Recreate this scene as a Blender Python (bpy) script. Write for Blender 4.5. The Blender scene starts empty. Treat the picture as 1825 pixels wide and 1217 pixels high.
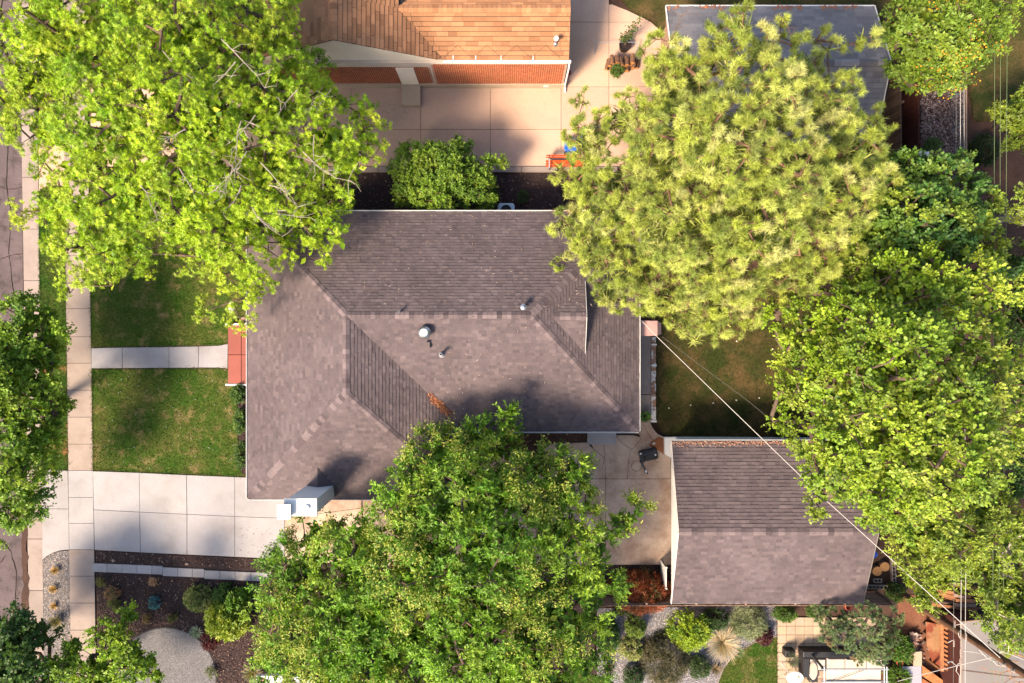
import bpy, bmesh, math, random, time
import numpy as np
from mathutils import Vector, Matrix
T0 = time.time()
R = math.radians
C = bpy.context.scene.collection
scene = bpy.context.scene

# ------------------------------------------------------------------ camera, sky, sun, exposure
H = 34.8                     # drone height above the pavement, metres
cam = bpy.data.cameras.new('camera')
cam.lens = 24.0; cam.sensor_width = 36.0; cam.clip_start = 0.1; cam.clip_end = 2000
camo = bpy.data.objects.new('camera', cam); C.objects.link(camo)
camo.location = (0, 0, H)
scene.camera = camo
SUN_EL, SUN_DIR = R(44), (-0.70, -0.71)     # towards the sun, seen from above
world = bpy.data.worlds.new('World'); scene.world = world; world.use_nodes = True
wn = world.node_tree
bg = wn.nodes['Background']
sky = wn.nodes.new('ShaderNodeTexSky'); sky.sky_type = 'NISHITA'; sky.sun_disc = False
sky.sun_elevation = SUN_EL
sky.sun_rotation = math.atan2(SUN_DIR[0], SUN_DIR[1])
sky.air_density = 1.0; sky.dust_density = 2.5; sky.ozone_density = 1.0
wn.links.new(sky.outputs[0], bg.inputs[0]); bg.inputs[1].default_value = 0.15
sun = bpy.data.lights.new('sun', 'SUN'); sun.energy = 4.9; sun.angle = R(14.0); sun.color = (1.0, 0.83, 0.62)
suno = bpy.data.objects.new('sun', sun); C.objects.link(suno)
sd = Vector((SUN_DIR[0]*math.cos(SUN_EL), SUN_DIR[1]*math.cos(SUN_EL), math.sin(SUN_EL)))
suno.rotation_euler = sd.to_track_quat('Z', 'Y').to_euler()
suno.location = (-40, -30, 45)
vs = scene.view_settings
scene.display_settings.display_device = 'sRGB'
vs.view_transform = 'Standard'; vs.look = 'None'; vs.gamma = 1.0; vs.use_curve_mapping = False
vs.exposure = 1.6
scene.cycles.max_bounces = 6; scene.cycles.diffuse_bounces = 3; scene.cycles.transmission_bounces = 4

# ------------------------------------------------------------------ helpers
def P(px, py, h=0.0):
    s = (H - h) / 1216.7
    return ((px - 912.5) * s, -(py - 608.5) * s, h)
def PP(pts, h=0.0): return [P(x, y, h)[:2] for x, y in pts]
def lin(r, g, b):
    f = lambda c: (c/255/12.92) if c/255 <= 0.04045 else ((c/255+0.055)/1.055)**2.4
    return (f(r), f(g), f(b))

def setp(o, label=None, cat=None, group=None, kind=None):
    if label: o['label'] = label
    if cat: o['category'] = cat
    if group: o['group'] = group
    if kind: o['kind'] = kind
    return o
def thing(name, loc, label, cat, group=None, rz=0.0):
    o = bpy.data.objects.new(name, None); C.objects.link(o)
    o.empty_display_size = 0.2
    o.location = loc; o.rotation_euler = (0, 0, rz)
    return setp(o, label, cat, group)
def adopt(ob, parent):
    """parent with the child's world position kept (child meshes are built in world space)"""
    ob.parent = parent
    if parent is not None:
        ob.matrix_parent_inverse = world_of(parent).inverted()
def world_of(o):
    m = o.matrix_basis.copy()
    if o.parent is not None:
        return world_of(o.parent) @ o.matrix_parent_inverse @ m
    return m

class MB:
    def __init__(s): s.v = []; s.f = []; s.c = []
    def add(s, verts, faces, col=(1, 1, 1)):
        k = len(s.v); s.v += [tuple(p) for p in verts]
        s.f += [tuple(i + k for i in f) for f in faces]
        s.c += list(col) if isinstance(col, list) else [col] * len(faces); return s
    def box(s, x0, y0, z0, x1, y1, z1, col=(1, 1, 1)):
        v = [(x0,y0,z0),(x1,y0,z0),(x1,y1,z0),(x0,y1,z0),(x0,y0,z1),(x1,y0,z1),(x1,y1,z1),(x0,y1,z1)]
        return s.add(v, [(3,2,1,0),(4,5,6,7),(0,1,5,4),(1,2,6,5),(2,3,7,6),(3,0,4,7)], col)
    def obox(s, c, size, rot=(0,0,0), col=(1,1,1)):
        from mathutils import Euler
        m = Euler(rot).to_matrix(); c = Vector(c)
        sx, sy, sz = [a/2 for a in size]
        v = [c + m @ Vector((a*sx, b*sy, d*sz)) for d in (-1,1) for a, b in ((-1,-1),(1,-1),(1,1),(-1,1))]
        return s.add(v, [(3,2,1,0),(4,5,6,7),(0,1,5,4),(1,2,6,5),(2,3,7,6),(3,0,4,7)], col)
    def bar(s, a, b, w, h, col=(1,1,1)):
        """a rectangular bar from a to b, w wide (horizontal), h high"""
        a, b = Vector(a), Vector(b); d = b - a; L = d.length; d.normalize()
        up = Vector((0,0,1)) if abs(d.z) < 0.95 else Vector((0,1,0))
        sx = d.cross(up).normalized(); u = sx.cross(d).normalized()
        v = [p + sx*(i*w/2) + u*(j*h/2) for p in (a, b) for i, j in ((-1,-1),(1,-1),(1,1),(-1,1))]
        return s.add(v, [(3,2,1,0),(4,5,6,7),(0,1,5,4),(1,2,6,5),(2,3,7,6),(3,0,4,7)], col)
    def prism(s, pts, z0, z1, col=(1,1,1), bevel=0.0, bottom=False):
        n = len(pts)
        a = sum(pts[i][0]*pts[(i+1)%n][1] - pts[(i+1)%n][0]*pts[i][1] for i in range(n))
        if a < 0: pts = pts[::-1]
        if bevel:
            cx = sum(p[0] for p in pts)/n; cy = sum(p[1] for p in pts)/n
            inn = []
            for x, y in pts:
                d = math.hypot(x-cx, y-cy); k = max(0, 1 - bevel*1.3/max(d, 1e-6)); inn.append((cx+(x-cx)*k, cy+(y-cy)*k))
            v = [(x,y,z0) for x,y in pts] + [(x,y,z1-bevel) for x,y in pts] + [(x,y,z1) for x,y in inn]
            f = [(i,(i+1)%n,(i+1)%n+n,i+n) for i in range(n)] + [(i+n,(i+1)%n+n,(i+1)%n+2*n,i+2*n) for i in range(n)] + [tuple(range(2*n,3*n))]
        else:
            v = [(x,y,z0) for x,y in pts] + [(x,y,z1) for x,y in pts]
            f = [(i,(i+1)%n,(i+1)%n+n,i+n) for i in range(n)] + [tuple(range(n,2*n))]
        if bottom: f.append(tuple(range(n-1,-1,-1)))
        return s.add(v, f, col)
    def tube(s, pts, radii, n=6, col=(1,1,1), cap=True):
        pts = [Vector(p) for p in pts]
        if not hasattr(radii, '__len__'): radii = [radii]*len(pts)
        v = []; m = len(pts)
        for i, p in enumerate(pts):
            d = (pts[min(i+1,m-1)] - pts[max(i-1,0)])
            if d.length < 1e-9: d = Vector((0,0,1))
            d.normalize()
            ref = Vector((0,0,1)) if abs(d.z) < 0.9 else Vector((1,0,0))
            a = d.cross(ref).normalized(); b = d.cross(a).normalized()
            for k in range(n):
                t = 2*math.pi*k/n; v.append(p + (a*math.cos(t) + b*math.sin(t))*radii[i])
        f = []
        for i in range(m-1):
            for k in range(n):
                f.append((i*n+k, (i+1)*n+k, (i+1)*n+(k+1)%n, i*n+(k+1)%n))
        if cap: f.append(tuple(range(n))); f.append(tuple(range((m-1)*n, m*n))[::-1])
        return s.add(v, f, col)
    def lathe(s, prof, c=(0,0,0), n=20, col=(1,1,1), cap=True):
        v = []; cx, cy, cz = c
        for r, z in prof:
            for k in range(n):
                t = 2*math.pi*k/n; v.append((cx + r*math.cos(t), cy + r*math.sin(t), cz + z))
        m = len(prof); f = []
        for i in range(m-1):
            for k in range(n):
                f.append((i*n+k, i*n+(k+1)%n, (i+1)*n+(k+1)%n, (i+1)*n+k))
        if cap: f.append(tuple(range(n))[::-1]); f.append(tuple(range((m-1)*n, m*n)))
        return s.add(v, f, col)
    def mesh(s, name, mat, smooth=False):
        me = bpy.data.meshes.new(name); me.from_pydata(s.v, [], s.f)
        at = me.color_attributes.new('Col', 'FLOAT_COLOR', 'CORNER')
        tot = np.empty(len(me.polygons), np.int32); me.polygons.foreach_get('loop_total', tot)
        c = np.ones((len(s.f), 4), np.float32); c[:, :3] = np.array(s.c, np.float32).reshape(-1, 3)
        at.data.foreach_set('color', np.repeat(c, tot, axis=0).ravel())
        if smooth: me.polygons.foreach_set('use_smooth', [True]*len(me.polygons))
        me.materials.append(mat); me.update(); return me
    def build(s, name, mat, parent=None, smooth=False, kind=None):
        o = bpy.data.objects.new(name, s.mesh(name, mat, smooth)); C.objects.link(o)
        if parent is not None: adopt(o, parent)
        if kind: o['kind'] = kind
        return o

def tri_mesh(name, verts, tris, cols, mat, parent=None, kind=None, smooth=False):
    """fast mesh from numpy: verts (V,3), tris (F,3), cols per vertex (V,3)"""
    me = bpy.data.meshes.new(name)
    V, F = len(verts), len(tris)
    me.vertices.add(V); me.vertices.foreach_set('co', np.ascontiguousarray(verts, np.float32).ravel())
    me.loops.add(F*3); me.polygons.add(F)
    me.loops.foreach_set('vertex_index', np.ascontiguousarray(tris, np.int32).ravel())
    me.polygons.foreach_set('loop_start', np.arange(0, F*3, 3, dtype=np.int32))
    me.update(calc_edges=True)
    at = me.color_attributes.new('Col', 'FLOAT_COLOR', 'POINT')
    c = np.ones((V, 4), np.float32); c[:, :3] = cols
    at.data.foreach_set('color', c.ravel())
    me.materials.append(mat)
    o = bpy.data.objects.new(name, me); C.objects.link(o)
    if parent is not None: adopt(o, parent)
    if kind: o['kind'] = kind
    return o

def nrm(a): return a / np.maximum(np.linalg.norm(a, axis=-1, keepdims=True), 1e-9)

def inside(poly, x, y):
    poly = np.asarray(poly); r = np.zeros(x.shape, bool); n = len(poly); j = n-1
    for i in range(n):
        xi, yi = poly[i]; xj, yj = poly[j]
        with np.errstate(divide='ignore', invalid='ignore'):
            c = ((yi > y) != (yj > y)) & (x < (xj-xi)*(y-yi)/(yj-yi+1e-12) + xi)
        r ^= c; j = i
    return r
def scatter(poly, density, rng):
    p = np.asarray(poly); x0, y0 = p.min(0); x1, y1 = p.max(0)
    n = int((x1-x0)*(y1-y0)*density)
    x = rng.uniform(x0, x1, n); y = rng.uniform(y0, y1, n)
    k = inside(poly, x, y); return x[k], y[k]

# ------------------------------------------------------------------ materials
def ramp(nt, fac, stops):
    r = nt.nodes.new('ShaderNodeValToRGB'); nt.links.new(fac, r.inputs[0])
    e = r.color_ramp.elements
    while len(e) < len(stops): e.new(0.5)
    for k, (p, c) in enumerate(stops):
        e[k].position = p; e[k].color = (*c, 1) if len(c) == 3 else c
    return r.outputs[0]
def noise(nt, vec, scale, detail=4, rough=0.6):
    n = nt.nodes.new('ShaderNodeTexNoise'); n.inputs['Scale'].default_value = scale
    n.inputs['Detail'].default_value = detail; n.inputs['Roughness'].default_value = rough
    nt.links.new(vec, n.inputs['Vector']); return n.outputs['Fac']
def mixc(nt, a, b, fac=1.0, mode='MULTIPLY'):
    m = nt.nodes.new('ShaderNodeMix'); m.data_type = 'RGBA'; m.blend_type = mode
    for val, i in ((fac, 0), (a, 6), (b, 7)):
        if hasattr(val, 'is_output'): nt.links.new(val, m.inputs[i])
        elif i == 0: m.inputs[0].default_value = val
        else: m.inputs[i].default_value = (*val, 1) if len(val) == 3 else val
    return m.outputs[2]
ALB = 0.52        # overall albedo level that goes with the bright exposure of the photograph
def mat(name, rgb, rough=0.85, var=0.25, scale=2.0, fine=0.12, fscale=40.0, bump=0.0, bscale=30.0, metal=0.0, spec=0.25,
        stain=None, sscale=0.6, sth=(0.5, 0.7), leaf=0.0, stretch=None):
    m = bpy.data.materials.new(name); m.use_nodes = True
    nt = m.node_tree; b = nt.nodes['Principled BSDF']
    geo = nt.nodes.new('ShaderNodeNewGeometry'); pos = geo.outputs['Position']
    if stretch:
        mp = nt.nodes.new('ShaderNodeMapping'); mp.inputs['Scale'].default_value = stretch
        nt.links.new(pos, mp.inputs[0]); pos = mp.outputs[0]
    k = {'white_paint':1.0,'white_brick':1.0,'cream':.8,'wire_white':1.0,'leaf':.74,'needle':.66}.get(name, ALB)
    col = tuple(c*k for c in rgb)
    if stain is not None: stain = tuple(c*k for c in stain)
    if stain is not None:
        f = ramp(nt, noise(nt, pos, sscale, 6, 0.65), [(sth[0], (0,0,0)), (sth[1], (1,1,1))])
        col = mixc(nt, col, tuple(stain), f, 'MIX')
    at = nt.nodes.new('ShaderNodeAttribute'); at.attribute_name = 'Col'
    oi = nt.nodes.new('ShaderNodeObjectInfo')
    col = mixc(nt, col, at.outputs['Color']); col = mixc(nt, col, oi.outputs['Color'])
    if var:
        col = mixc(nt, col, ramp(nt, noise(nt, pos, scale), [(0.25, (1-var,)*3), (0.75, (1+var*0.6,)*3)]))
    if fine:
        col = mixc(nt, col, ramp(nt, noise(nt, pos, fscale, 2), [(0.3, (1-fine,)*3), (0.7, (1+fine*0.7,)*3)]))
    nt.links.new(col, b.inputs['Base Color'])
    b.inputs['Roughness'].default_value = rough; b.inputs['Metallic'].default_value = metal
    b.inputs['Specular IOR Level'].default_value = spec
    if bump:
        bp = nt.nodes.new('ShaderNodeBump'); bp.inputs['Strength'].default_value = bump; bp.inputs['Distance'].default_value = 0.02
        nt.links.new(noise(nt, pos, bscale, 4), bp.inputs['Height']); nt.links.new(bp.outputs[0], b.inputs['Normal'])
    if leaf:
        tr = nt.nodes.new('ShaderNodeBsdfTranslucent')
        nt.links.new(mixc(nt, col, (1.15, 1.25, 0.55)), tr.inputs[0])
        mx = nt.nodes.new('ShaderNodeMixShader'); mx.inputs[0].default_value = leaf
        nt.links.new(b.outputs[0], mx.inputs[1]); nt.links.new(tr.outputs[0], mx.inputs[2])
        nt.links.new(mx.outputs[0], nt.nodes['Material Output'].inputs[0])
    return m

M = {}
M['asphalt'] = mat('asphalt', (0.150, 0.108, 0.108), 0.9, 0.32, 0.5, 0.4, 25, 0.4, 60, stain=(0.075,0.052,0.052), sscale=1.6, sth=(0.50,0.66))
M['concrete'] = mat('concrete', (0.39, 0.305, 0.262), 0.85, 0.18, 0.7, 0.07, 18, 0.15, 50, stain=(0.33,0.245,0.20), sscale=0.9)
M['concrete_new'] = mat('concrete_new', (0.42, 0.39, 0.392), 0.8, 0.16, 0.45, 0.06, 14, 0.1, 50, stain=(0.35,0.315,0.305), sscale=0.6)
M['concrete_tan'] = mat('concrete_tan', (0.68, 0.45, 0.325), 0.85, 0.2, 0.5, 0.07, 14, 0.15, 50, stain=(0.55,0.345,0.26), sscale=0.5)
M['concrete_tan2'] = mat('concrete_tan2', (0.56, 0.41, 0.285), 0.85, 0.15, 1.2, 0.08, 14, 0.15, 40)
M['concrete_old'] = mat('concrete_old', (0.60, 0.45, 0.35), 0.85, 0.25, 1.1, 0.1, 12, 0.2, 40, stain=(0.42,0.27,0.19), sscale=0.8, sth=(0.45,0.65))
M['joint'] = mat('joint', (0.07, 0.045, 0.035), 0.95)
M['soil'] = mat('soil', (0.085, 0.042, 0.028), 0.95, 0.4, 1.2, 0.4, 20, 0.5, 25, stain=(0.13,0.062,0.035), sscale=0.4)
M['mulch'] = mat('mulch', (0.064, 0.036, 0.033), 0.95, 0.4, 1.5, 0.55, 22, 0.8, 30)
M['chip'] = mat('chip', (1, 1, 1), 0.9, 0.2, 5, 0.2, 30)
M['gravel'] = mat('gravel', (0.20, 0.185, 0.19), 0.9, 0.2, 1.0, 0.5, 18, 0.8, 22)
M['pebble'] = mat('pebble', (1, 1, 1), 0.8, 0.15, 3, 0.15, 30)
M['white_paint'] = mat('white_paint', (0.50, 0.475, 0.445), 0.6, 0.08, 1.0, 0.04, 20)
M['cream'] = mat('cream', (0.74, 0.62, 0.48), 0.7, 0.1, 0.8, 0.05, 15)
M['white_brick'] = mat('white_brick', (0.56, 0.555, 0.55), 0.7, 0.08, 1.2, 0.06, 15, 0.3, 12)
M['shingle'] = mat('shingle', (0.153, 0.119, 0.122), 0.92, 0.24, 0.45, 0.28, 45, 0.35, 90, spec=0.15)
M['shingle_tan'] = mat('shingle_tan', (0.45, 0.215, 0.108), 0.9, 0.15, 0.6, 0.2, 30, 0.3, 60, spec=0.15)
M['shingle_grey'] = mat('shingle_grey', (0.24, 0.225, 0.235), 0.92, 0.16, 0.7, 0.25, 45, 0.3, 90, spec=0.15)
M['roof_deck'] = mat('roof_deck', (0.045, 0.035, 0.034), 0.95)
M['brick'] = mat('brick', (0.45, 0.12, 0.04), 0.85, 0.15, 1.0, 0.15, 12)
M['mortar'] = mat('mortar', (0.80, 0.64, 0.50), 0.9, 0.1)
M['stucco'] = mat('stucco', (0.42, 0.24, 0.17), 0.85, 0.12)
M['red_paint'] = mat('red_paint', (0.33, 0.080, 0.055), 0.6, 0.12, 1.5, 0.06, 20)
M['metal'] = mat('metal', (0.62, 0.63, 0.66), 0.32, 0.08, 3, 0.05, 20, metal=0.85)
M['galv'] = mat('galv', (0.46, 0.47, 0.50), 0.5, 0.1, 3, 0.05, 20, metal=0.4)
M['dark_metal'] = mat('dark_metal', (0.045, 0.042, 0.045), 0.5, 0.1, 3, 0.05, 20)
M['black'] = mat('black', (0.012, 0.012, 0.013), 0.6, 0)
M['plastic'] = mat('plastic', (1, 1, 1), 0.45, 0.05, 4, 0, spec=0.4)
M['rubber'] = mat('rubber', (0.03, 0.028, 0.03), 0.55, 0.1, 4, 0.05, 30, spec=0.3)
M['wood'] = mat('wood', (0.32, 0.135, 0.055), 0.8, 0.3, 2.5, 0.25, 10, stretch=(1.0, 1.0, 0.25))
M['wood_grey'] = mat('wood_grey', (0.16, 0.10, 0.072), 0.9, 0.3, 2.0, 0.25, 14)
M['wood_dark'] = mat('wood_dark', (0.075, 0.018, 0.012), 0.8, 0.25, 2.0, 0.2, 14)
M['bark'] = mat('bark', (0.16, 0.105, 0.075), 0.95, 0.35, 3.0, 0.4, 18, 0.8, 22)
M['bark_pale'] = mat('bark_pale', (0.50, 0.41, 0.34), 0.9, 0.3, 3.0, 0.3, 18, 0.6, 22)
M['bark_pine'] = mat('bark_pine', (0.23, 0.125, 0.075), 0.95, 0.35, 3.0, 0.4, 18, 0.8, 22)
M['leaf'] = mat('leaf', (1, 1, 1), 0.55, 0.12, 1.2, 0, spec=0.3, leaf=0.32)
M['needle'] = mat('needle', (1, 1, 1), 0.6, 0.12, 1.2, 0, spec=0.25, leaf=0.32)
M['fabric'] = mat('fabric', (0.66, 0.55, 0.45), 0.9, 0.1, 2, 0.05, 40)
M['wire_white'] = mat('wire_white', (0.33, 0.305, 0.28), 0.6, 0)
M['wire_dark'] = mat('wire_dark', (0.16, 0.15, 0.13), 0.6, 0)
M['fruit'] = mat('fruit', (0.75, 0.28, 0.02), 0.5, 0)
def grass_mat(name, lush, mid, dry, dth=(0.52, 0.66), scale=0.75):
    lush, mid, dry = [tuple(c*ALB for c in q) for q in (lush, mid, dry)]
    m = mat(name, (1, 1, 1), 0.9, 0, 1, 0, spec=0.1, leaf=0.15)
    nt = m.node_tree; b = nt.nodes['Principled BSDF']
    geo = nt.nodes.new('ShaderNodeNewGeometry'); pos = geo.outputs['Position']
    c = mixc(nt, lush, mid, ramp(nt, noise(nt, pos, 0.45, 5, 0.65), [(0.42, (0,0,0)), (0.62, (1,1,1))]), 'MIX')
    d = ramp(nt, noise(nt, pos, scale, 7, 0.72), [(dth[0], (0,0,0)), (dth[1], (1,1,1))])
    c = mixc(nt, c, dry, d, 'MIX')
    at = nt.nodes.new('ShaderNodeAttribute'); at.attribute_name = 'Col'
    c = mixc(nt, c, at.outputs['Color'])
    c = mixc(nt, c, ramp(nt, noise(nt, pos, 9.0, 3), [(0.3, (0.72,)*3), (0.7, (1.2,)*3)]))
    nt.links.new(c, b.inputs['Base Color'])
    for n in nt.nodes:
        if n.type == 'BSDF_TRANSLUCENT': nt.links.new(c, n.inputs[0])
    return m
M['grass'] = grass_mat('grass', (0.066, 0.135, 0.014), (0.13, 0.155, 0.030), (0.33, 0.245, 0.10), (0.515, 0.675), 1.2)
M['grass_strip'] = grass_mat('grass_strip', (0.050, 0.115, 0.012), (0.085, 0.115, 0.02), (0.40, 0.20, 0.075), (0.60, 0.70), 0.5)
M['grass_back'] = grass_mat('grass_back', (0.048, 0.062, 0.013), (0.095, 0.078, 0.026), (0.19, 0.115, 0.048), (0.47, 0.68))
# ------------------------------------------------------------------ the setting: ground, street, pavements, beds
rng = np.random.default_rng(11); rnd = random.Random(5)
def sheet(name, pts, z, m, kind='structure', h=0.0, depth=None):
    mb = MB()
    w = PP(pts, h)
    mb.prism(w, z - (depth if depth else 0.12), z)
    return mb.build(name, m, kind=kind)
g = MB(); g.prism([(-300,-300),(300,-300),(300,300),(-300,300)], -0.5, -0.02); g.build('ground', M['soil'], kind='structure')

# street, gutter and kerb
sheet('road', [(-700,-900),(39,-900),(39,240),(41,520),(49,950),(52,2200),(-700,2200)], 0.0, M['asphalt'])
sw_l = lambda y: 117 + (y-440)*0.0135
sw_r = lambda y: 161 + (y-440)*0.0148
gx0 = lambda y: 40 + (y-300)*0.0150
gx1 = lambda y: 68.5 + (y-300)*0.0120
kerb = bpy.data.objects.new('kerb', None); C.objects.link(kerb); kerb['kind'] = 'structure'
ys = list(range(-420, 1700, 92))
for a, b in zip(ys[:-1], ys[1:]):
    mb = MB(); q = PP([(gx0(a),a+0.4),(gx1(a),a+0.4),(gx1(b),b-0.4),(gx0(b),b-0.4)])
    mb.prism(q, -0.1, 0.035, col=tuple([rnd.uniform(0.86,1.04)]*3), bevel=0.008)
    mb.build('kerb_section', M['concrete'], kerb)
mud = MB(); rr = random.Random(3)
for (y0, y1) in ((905, 1217), (1217, 1500)):
    pts = []
    for k in range(26):
        y = y0 + (y1-y0)*k/25; pts.append((gx0(y)-1 + rr.uniform(-2,4), y))
    for k in range(26):
        y = y1 - (y1-y0)*k/25; pts.append((gx0(y)-10 + rr.uniform(-3,3), y))
    mud.prism(PP(pts), 0.0, 0.045)
mud.build('gutter_mud', M['soil'], kind='stuff')

def slab_set(name, quads, m, z1=0.05, z0=-0.1, gap=0.009, base=None, cname='slab', tint=(0.92, 1.05), kind='structure', bevel=0.006):
    """each slab an object of its own; joints are real gaps over a dark bed"""
    root = bpy.data.objects.new(name, None); C.objects.link(root); root['kind'] = kind
    if base is not None:
        mb = MB(); mb.prism(PP(base), -0.12, z1-0.03); mb.build('joint_bed', M['joint'], root)
    for q in quads:
        w = PP(q); n = len(w)
        cx = sum(p[0] for p in w)/n; cy = sum(p[1] for p in w)/n
        s = []
        for i in range(n):                       # inset every edge by the gap
            p0, p1, p2 = Vector(w[i-1]), Vector(w[i]), Vector(w[(i+1)%n])
            d1 = (p1-p0).normalized(); d2 = (p2-p1).normalized()
            c = Vector((cx,cy))
            n1 = Vector((-d1.y,d1.x)); n2 = Vector((-d2.y,d2.x))
            if n1.dot(c-p1) < 0: n1 = -n1
            if n2.dot(c-p1) < 0: n2 = -n2
            b = (n1+n2); b = b/max(b.length_squared*0.5, 0.3)
            s.append(tuple(p1 + b*gap))
        t = rnd.uniform(*tint)
        mb = MB(); mb.prism(s, z0, z1 + rnd.uniform(-0.006, 0.006), col=(t, t*rnd.uniform(0.985,1.0), t*rnd.uniform(0.96,1.0)), bevel=bevel)
        mb.build(cname, m, root)
    return root

# public pavement
sy = [-350,-303,-256,-209,-162,-115,-68,-21,26,73,120,168,217,265,312,360,408,455,503,550,600,647,695,743,791,838]
slab_set('sidewalk', [[(sw_l(a),a),(sw_r(a),a),(sw_r(b),b),(sw_l(b),b)] for a, b in zip(sy[:-1], sy[1:])], M['concrete'],
         base=[(sw_l(-350),-350),(sw_r(-350),-350),(sw_r(838),838),(sw_l(838),838)])
sy2 = [838,886,932,979]
slab_set('sidewalk_crossing', [[(sw_l(a),a),(sw_r(a),a),(sw_r(b),b),(sw_l(b),b)] for a, b in zip(sy2[:-1], sy2[1:])], M['concrete_new'],
         base=[(sw_l(838),838),(sw_r(838),838),(sw_r(979),979),(sw_l(979),979)])
sy3 = [979,1026,1074,1122,1170,1218,1266,1314,1362,1410]
slab_set('sidewalk_south', [[(sw_l(a),a),(sw_r(a),a),(sw_r(b),b),(sw_l(b),b)] for a, b in zip(sy3[:-1], sy3[1:])], M['concrete'],
         base=[(sw_l(979),979),(sw_r(979),979),(sw_r(1410),1410),(sw_l(1410),1410)])
# driveway with its apron
def lerp(a, b, t): return (a[0]+(b[0]-a[0])*t, a[1]+(b[1]-a[1])*t)
top = [(166,839),(249,842),(333,846),(419,849.5),(508,853)]
mid = [(168,908),(250,912),(334,916),(419,920),(508,923)]
bot = [(169.5,979.5),(251,984),(334,988),(419,992),(508,996)]
q = [[top[i],top[i+1],mid[i+1],mid[i]] for i in range(4)] + [[mid[i],mid[i+1],bot[i+1],bot[i]] for i in range(4)]
slab_set('driveway', q, M['concrete_new'], base=[top[0],top[-1],bot[-1],bot[0]])
slab_set('driveway_apron', [[(72,826),(80,832),(90,836),(105,838),(122,838),(123.5,906.5),(75.5,906)],
                            [(75.5,906),(123.5,906.5),(124.5,979),(108,980.5),(94,985),(84,991),(76.5,998)]], M['concrete_new'],
         base=[(72,826),(90,836),(122,838),(124.5,979),(108,980.5),(90,988),(76.5,998),(75.5,906)])
# old stained part of the driveway running back to the garage
slab_set('old_driveway', [[(508,853),(645,853),(645,905),(508,923)],[(508,923),(645,905),(650,1008),(508,996)],
                          [(645,853),(800,850),(800,1008),(650,1008)],[(800,850),(960,850),(960,1008),(800,1008)],
                          [(800,770),(960,812),(960,850),(800,850)],
                          [(960,853),(1079,853),(1079,1006),(960,1006)],[(1079,853),(1197,853),(1197,1006),(1079,1006)],
                          [(960,790),(1045,788),(1058,800),(1078,817),(1079,853),(960,853)],
                          [(1045,775),(1128,775),(1141,778),(1150,786),(1160,795),(1185,808),(1197,818),(1197,853),(1079,853),(1078,817),(1058,800)]],
         M['concrete_old'], base=[(508,853),(800,770),(1045,772),(1141,778),(1197,818),(1197,1006),(650,1008),(508,996)], tint=(0.9,1.08))
# front walk
fw = [[(163.5,620),(219,619),(219,656),(164,656.5)],[(219,619),(302,618),(302,655.5),(219,656)],[(302,618),(355,617),(354,655),(302,655.5)],
      [(355,617),(392,615.5),(407,612.5),(406.5,657),(390,655),(354,655)]]
slab_set('front_walk', fw, M['concrete_new'], base=[(163.5,620),(407,612.5),(406.5,657),(164,656.5)], tint=(0.88,0.98))
# neighbour's driveway
nv = [70,130,190,252,376,500,626,750,874,1000]
q = []
for a, b in zip(nv[2:-1], nv[3:]):
    q += [[(a,157),(b,157),(b,231),(a,231)], [(a,231),(b,231),(b,297),(a,297)]]
q += [[(70,205),(118,205),(118,331),(80,333),(73,340),(70,345)],[(162,157),(190,157),(190,231),(162,231)],[(162,231),(190,231),(190,297),(162,297)]]
q += [[(1000,-60),(1085,-60),(1085,40),(1000,40)],[(1085,-60),(1085,40),(1160,40),(1120,20),(1090,8),(1060,-2)],[(1000,40),(1085,40),(1085,155),(1000,155)],
      [(1085,40),(1160,40),(1200,75),(1200,155),(1085,155)],[(1000,155),(1085,155),(1085,231),(1000,231)],[(1085,155),(1200,155),(1200,231),(1085,231)],
      [(1000,231),(1200,231),(1200,297),(1000,297)]]
q[-6] = [(1085,9),(1090,8),(1120,20),(1160,40),(1085,40)]
slab_set('neighbour_driveway', q, M['concrete_tan'], base=[(162,157),(1000,157),(1000,-60),(1060,-60),(1062,-2),(1120,20),(1160,40),(1200,75),(1200,297),(162,297)], tint=(0.95,1.05))
kb = bpy.data.objects.new('kerb_edging', None); C.objects.link(kb); kb['kind'] = 'structure'
for a, b in zip(range(420, 1100, 85), range(505, 1185, 85)):
    mb = MB(); mb.prism(PP([(a+.3,297.8),(b-.3,297.8),(b-.3,307.5),(a+.3,307.5)]), -0.1, 0.13, col=tuple([rnd.uniform(.92,1.04)]*3), bevel=0.01)
    mb.build('kerb_section', M['concrete'], kb)

# lawns: a bed of turf with blades on it
def grass_blades(name, poly, m, density, rg, hmin=0.035, hmax=0.085, tint=(0.75,1.25)):
    x, y = scatter(poly, density, rg); n = len(x)
    a = rg.uniform(0, 2*np.pi, n); L = rg.uniform(hmin, hmax, n); lean = rg.uniform(0.2, 1.1, n)
    d = np.stack([np.cos(a)*lean, np.sin(a)*lean, np.ones(n)], 1); d = nrm(d)
    s = np.stack([-np.sin(a), np.cos(a), np.zeros(n)], 1)
    b = np.stack([x, y, np.full(n, 0.02)], 1); w = rg.uniform(0.006, 0.014, n)[:, None]
    v = np.stack([b - s*w, b + s*w, b + d*L[:, None]], 1).reshape(-1, 3)
    t = rg.uniform(tint[0], tint[1], n)[:, None] * np.array([[1, 1, 1]]) * (1 + rg.normal(0, 0.06, (n, 3)))
    return tri_mesh(name, v, np.arange(3*n).reshape(-1, 3), np.repeat(t, 3, 0), m, kind='stuff')
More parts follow.
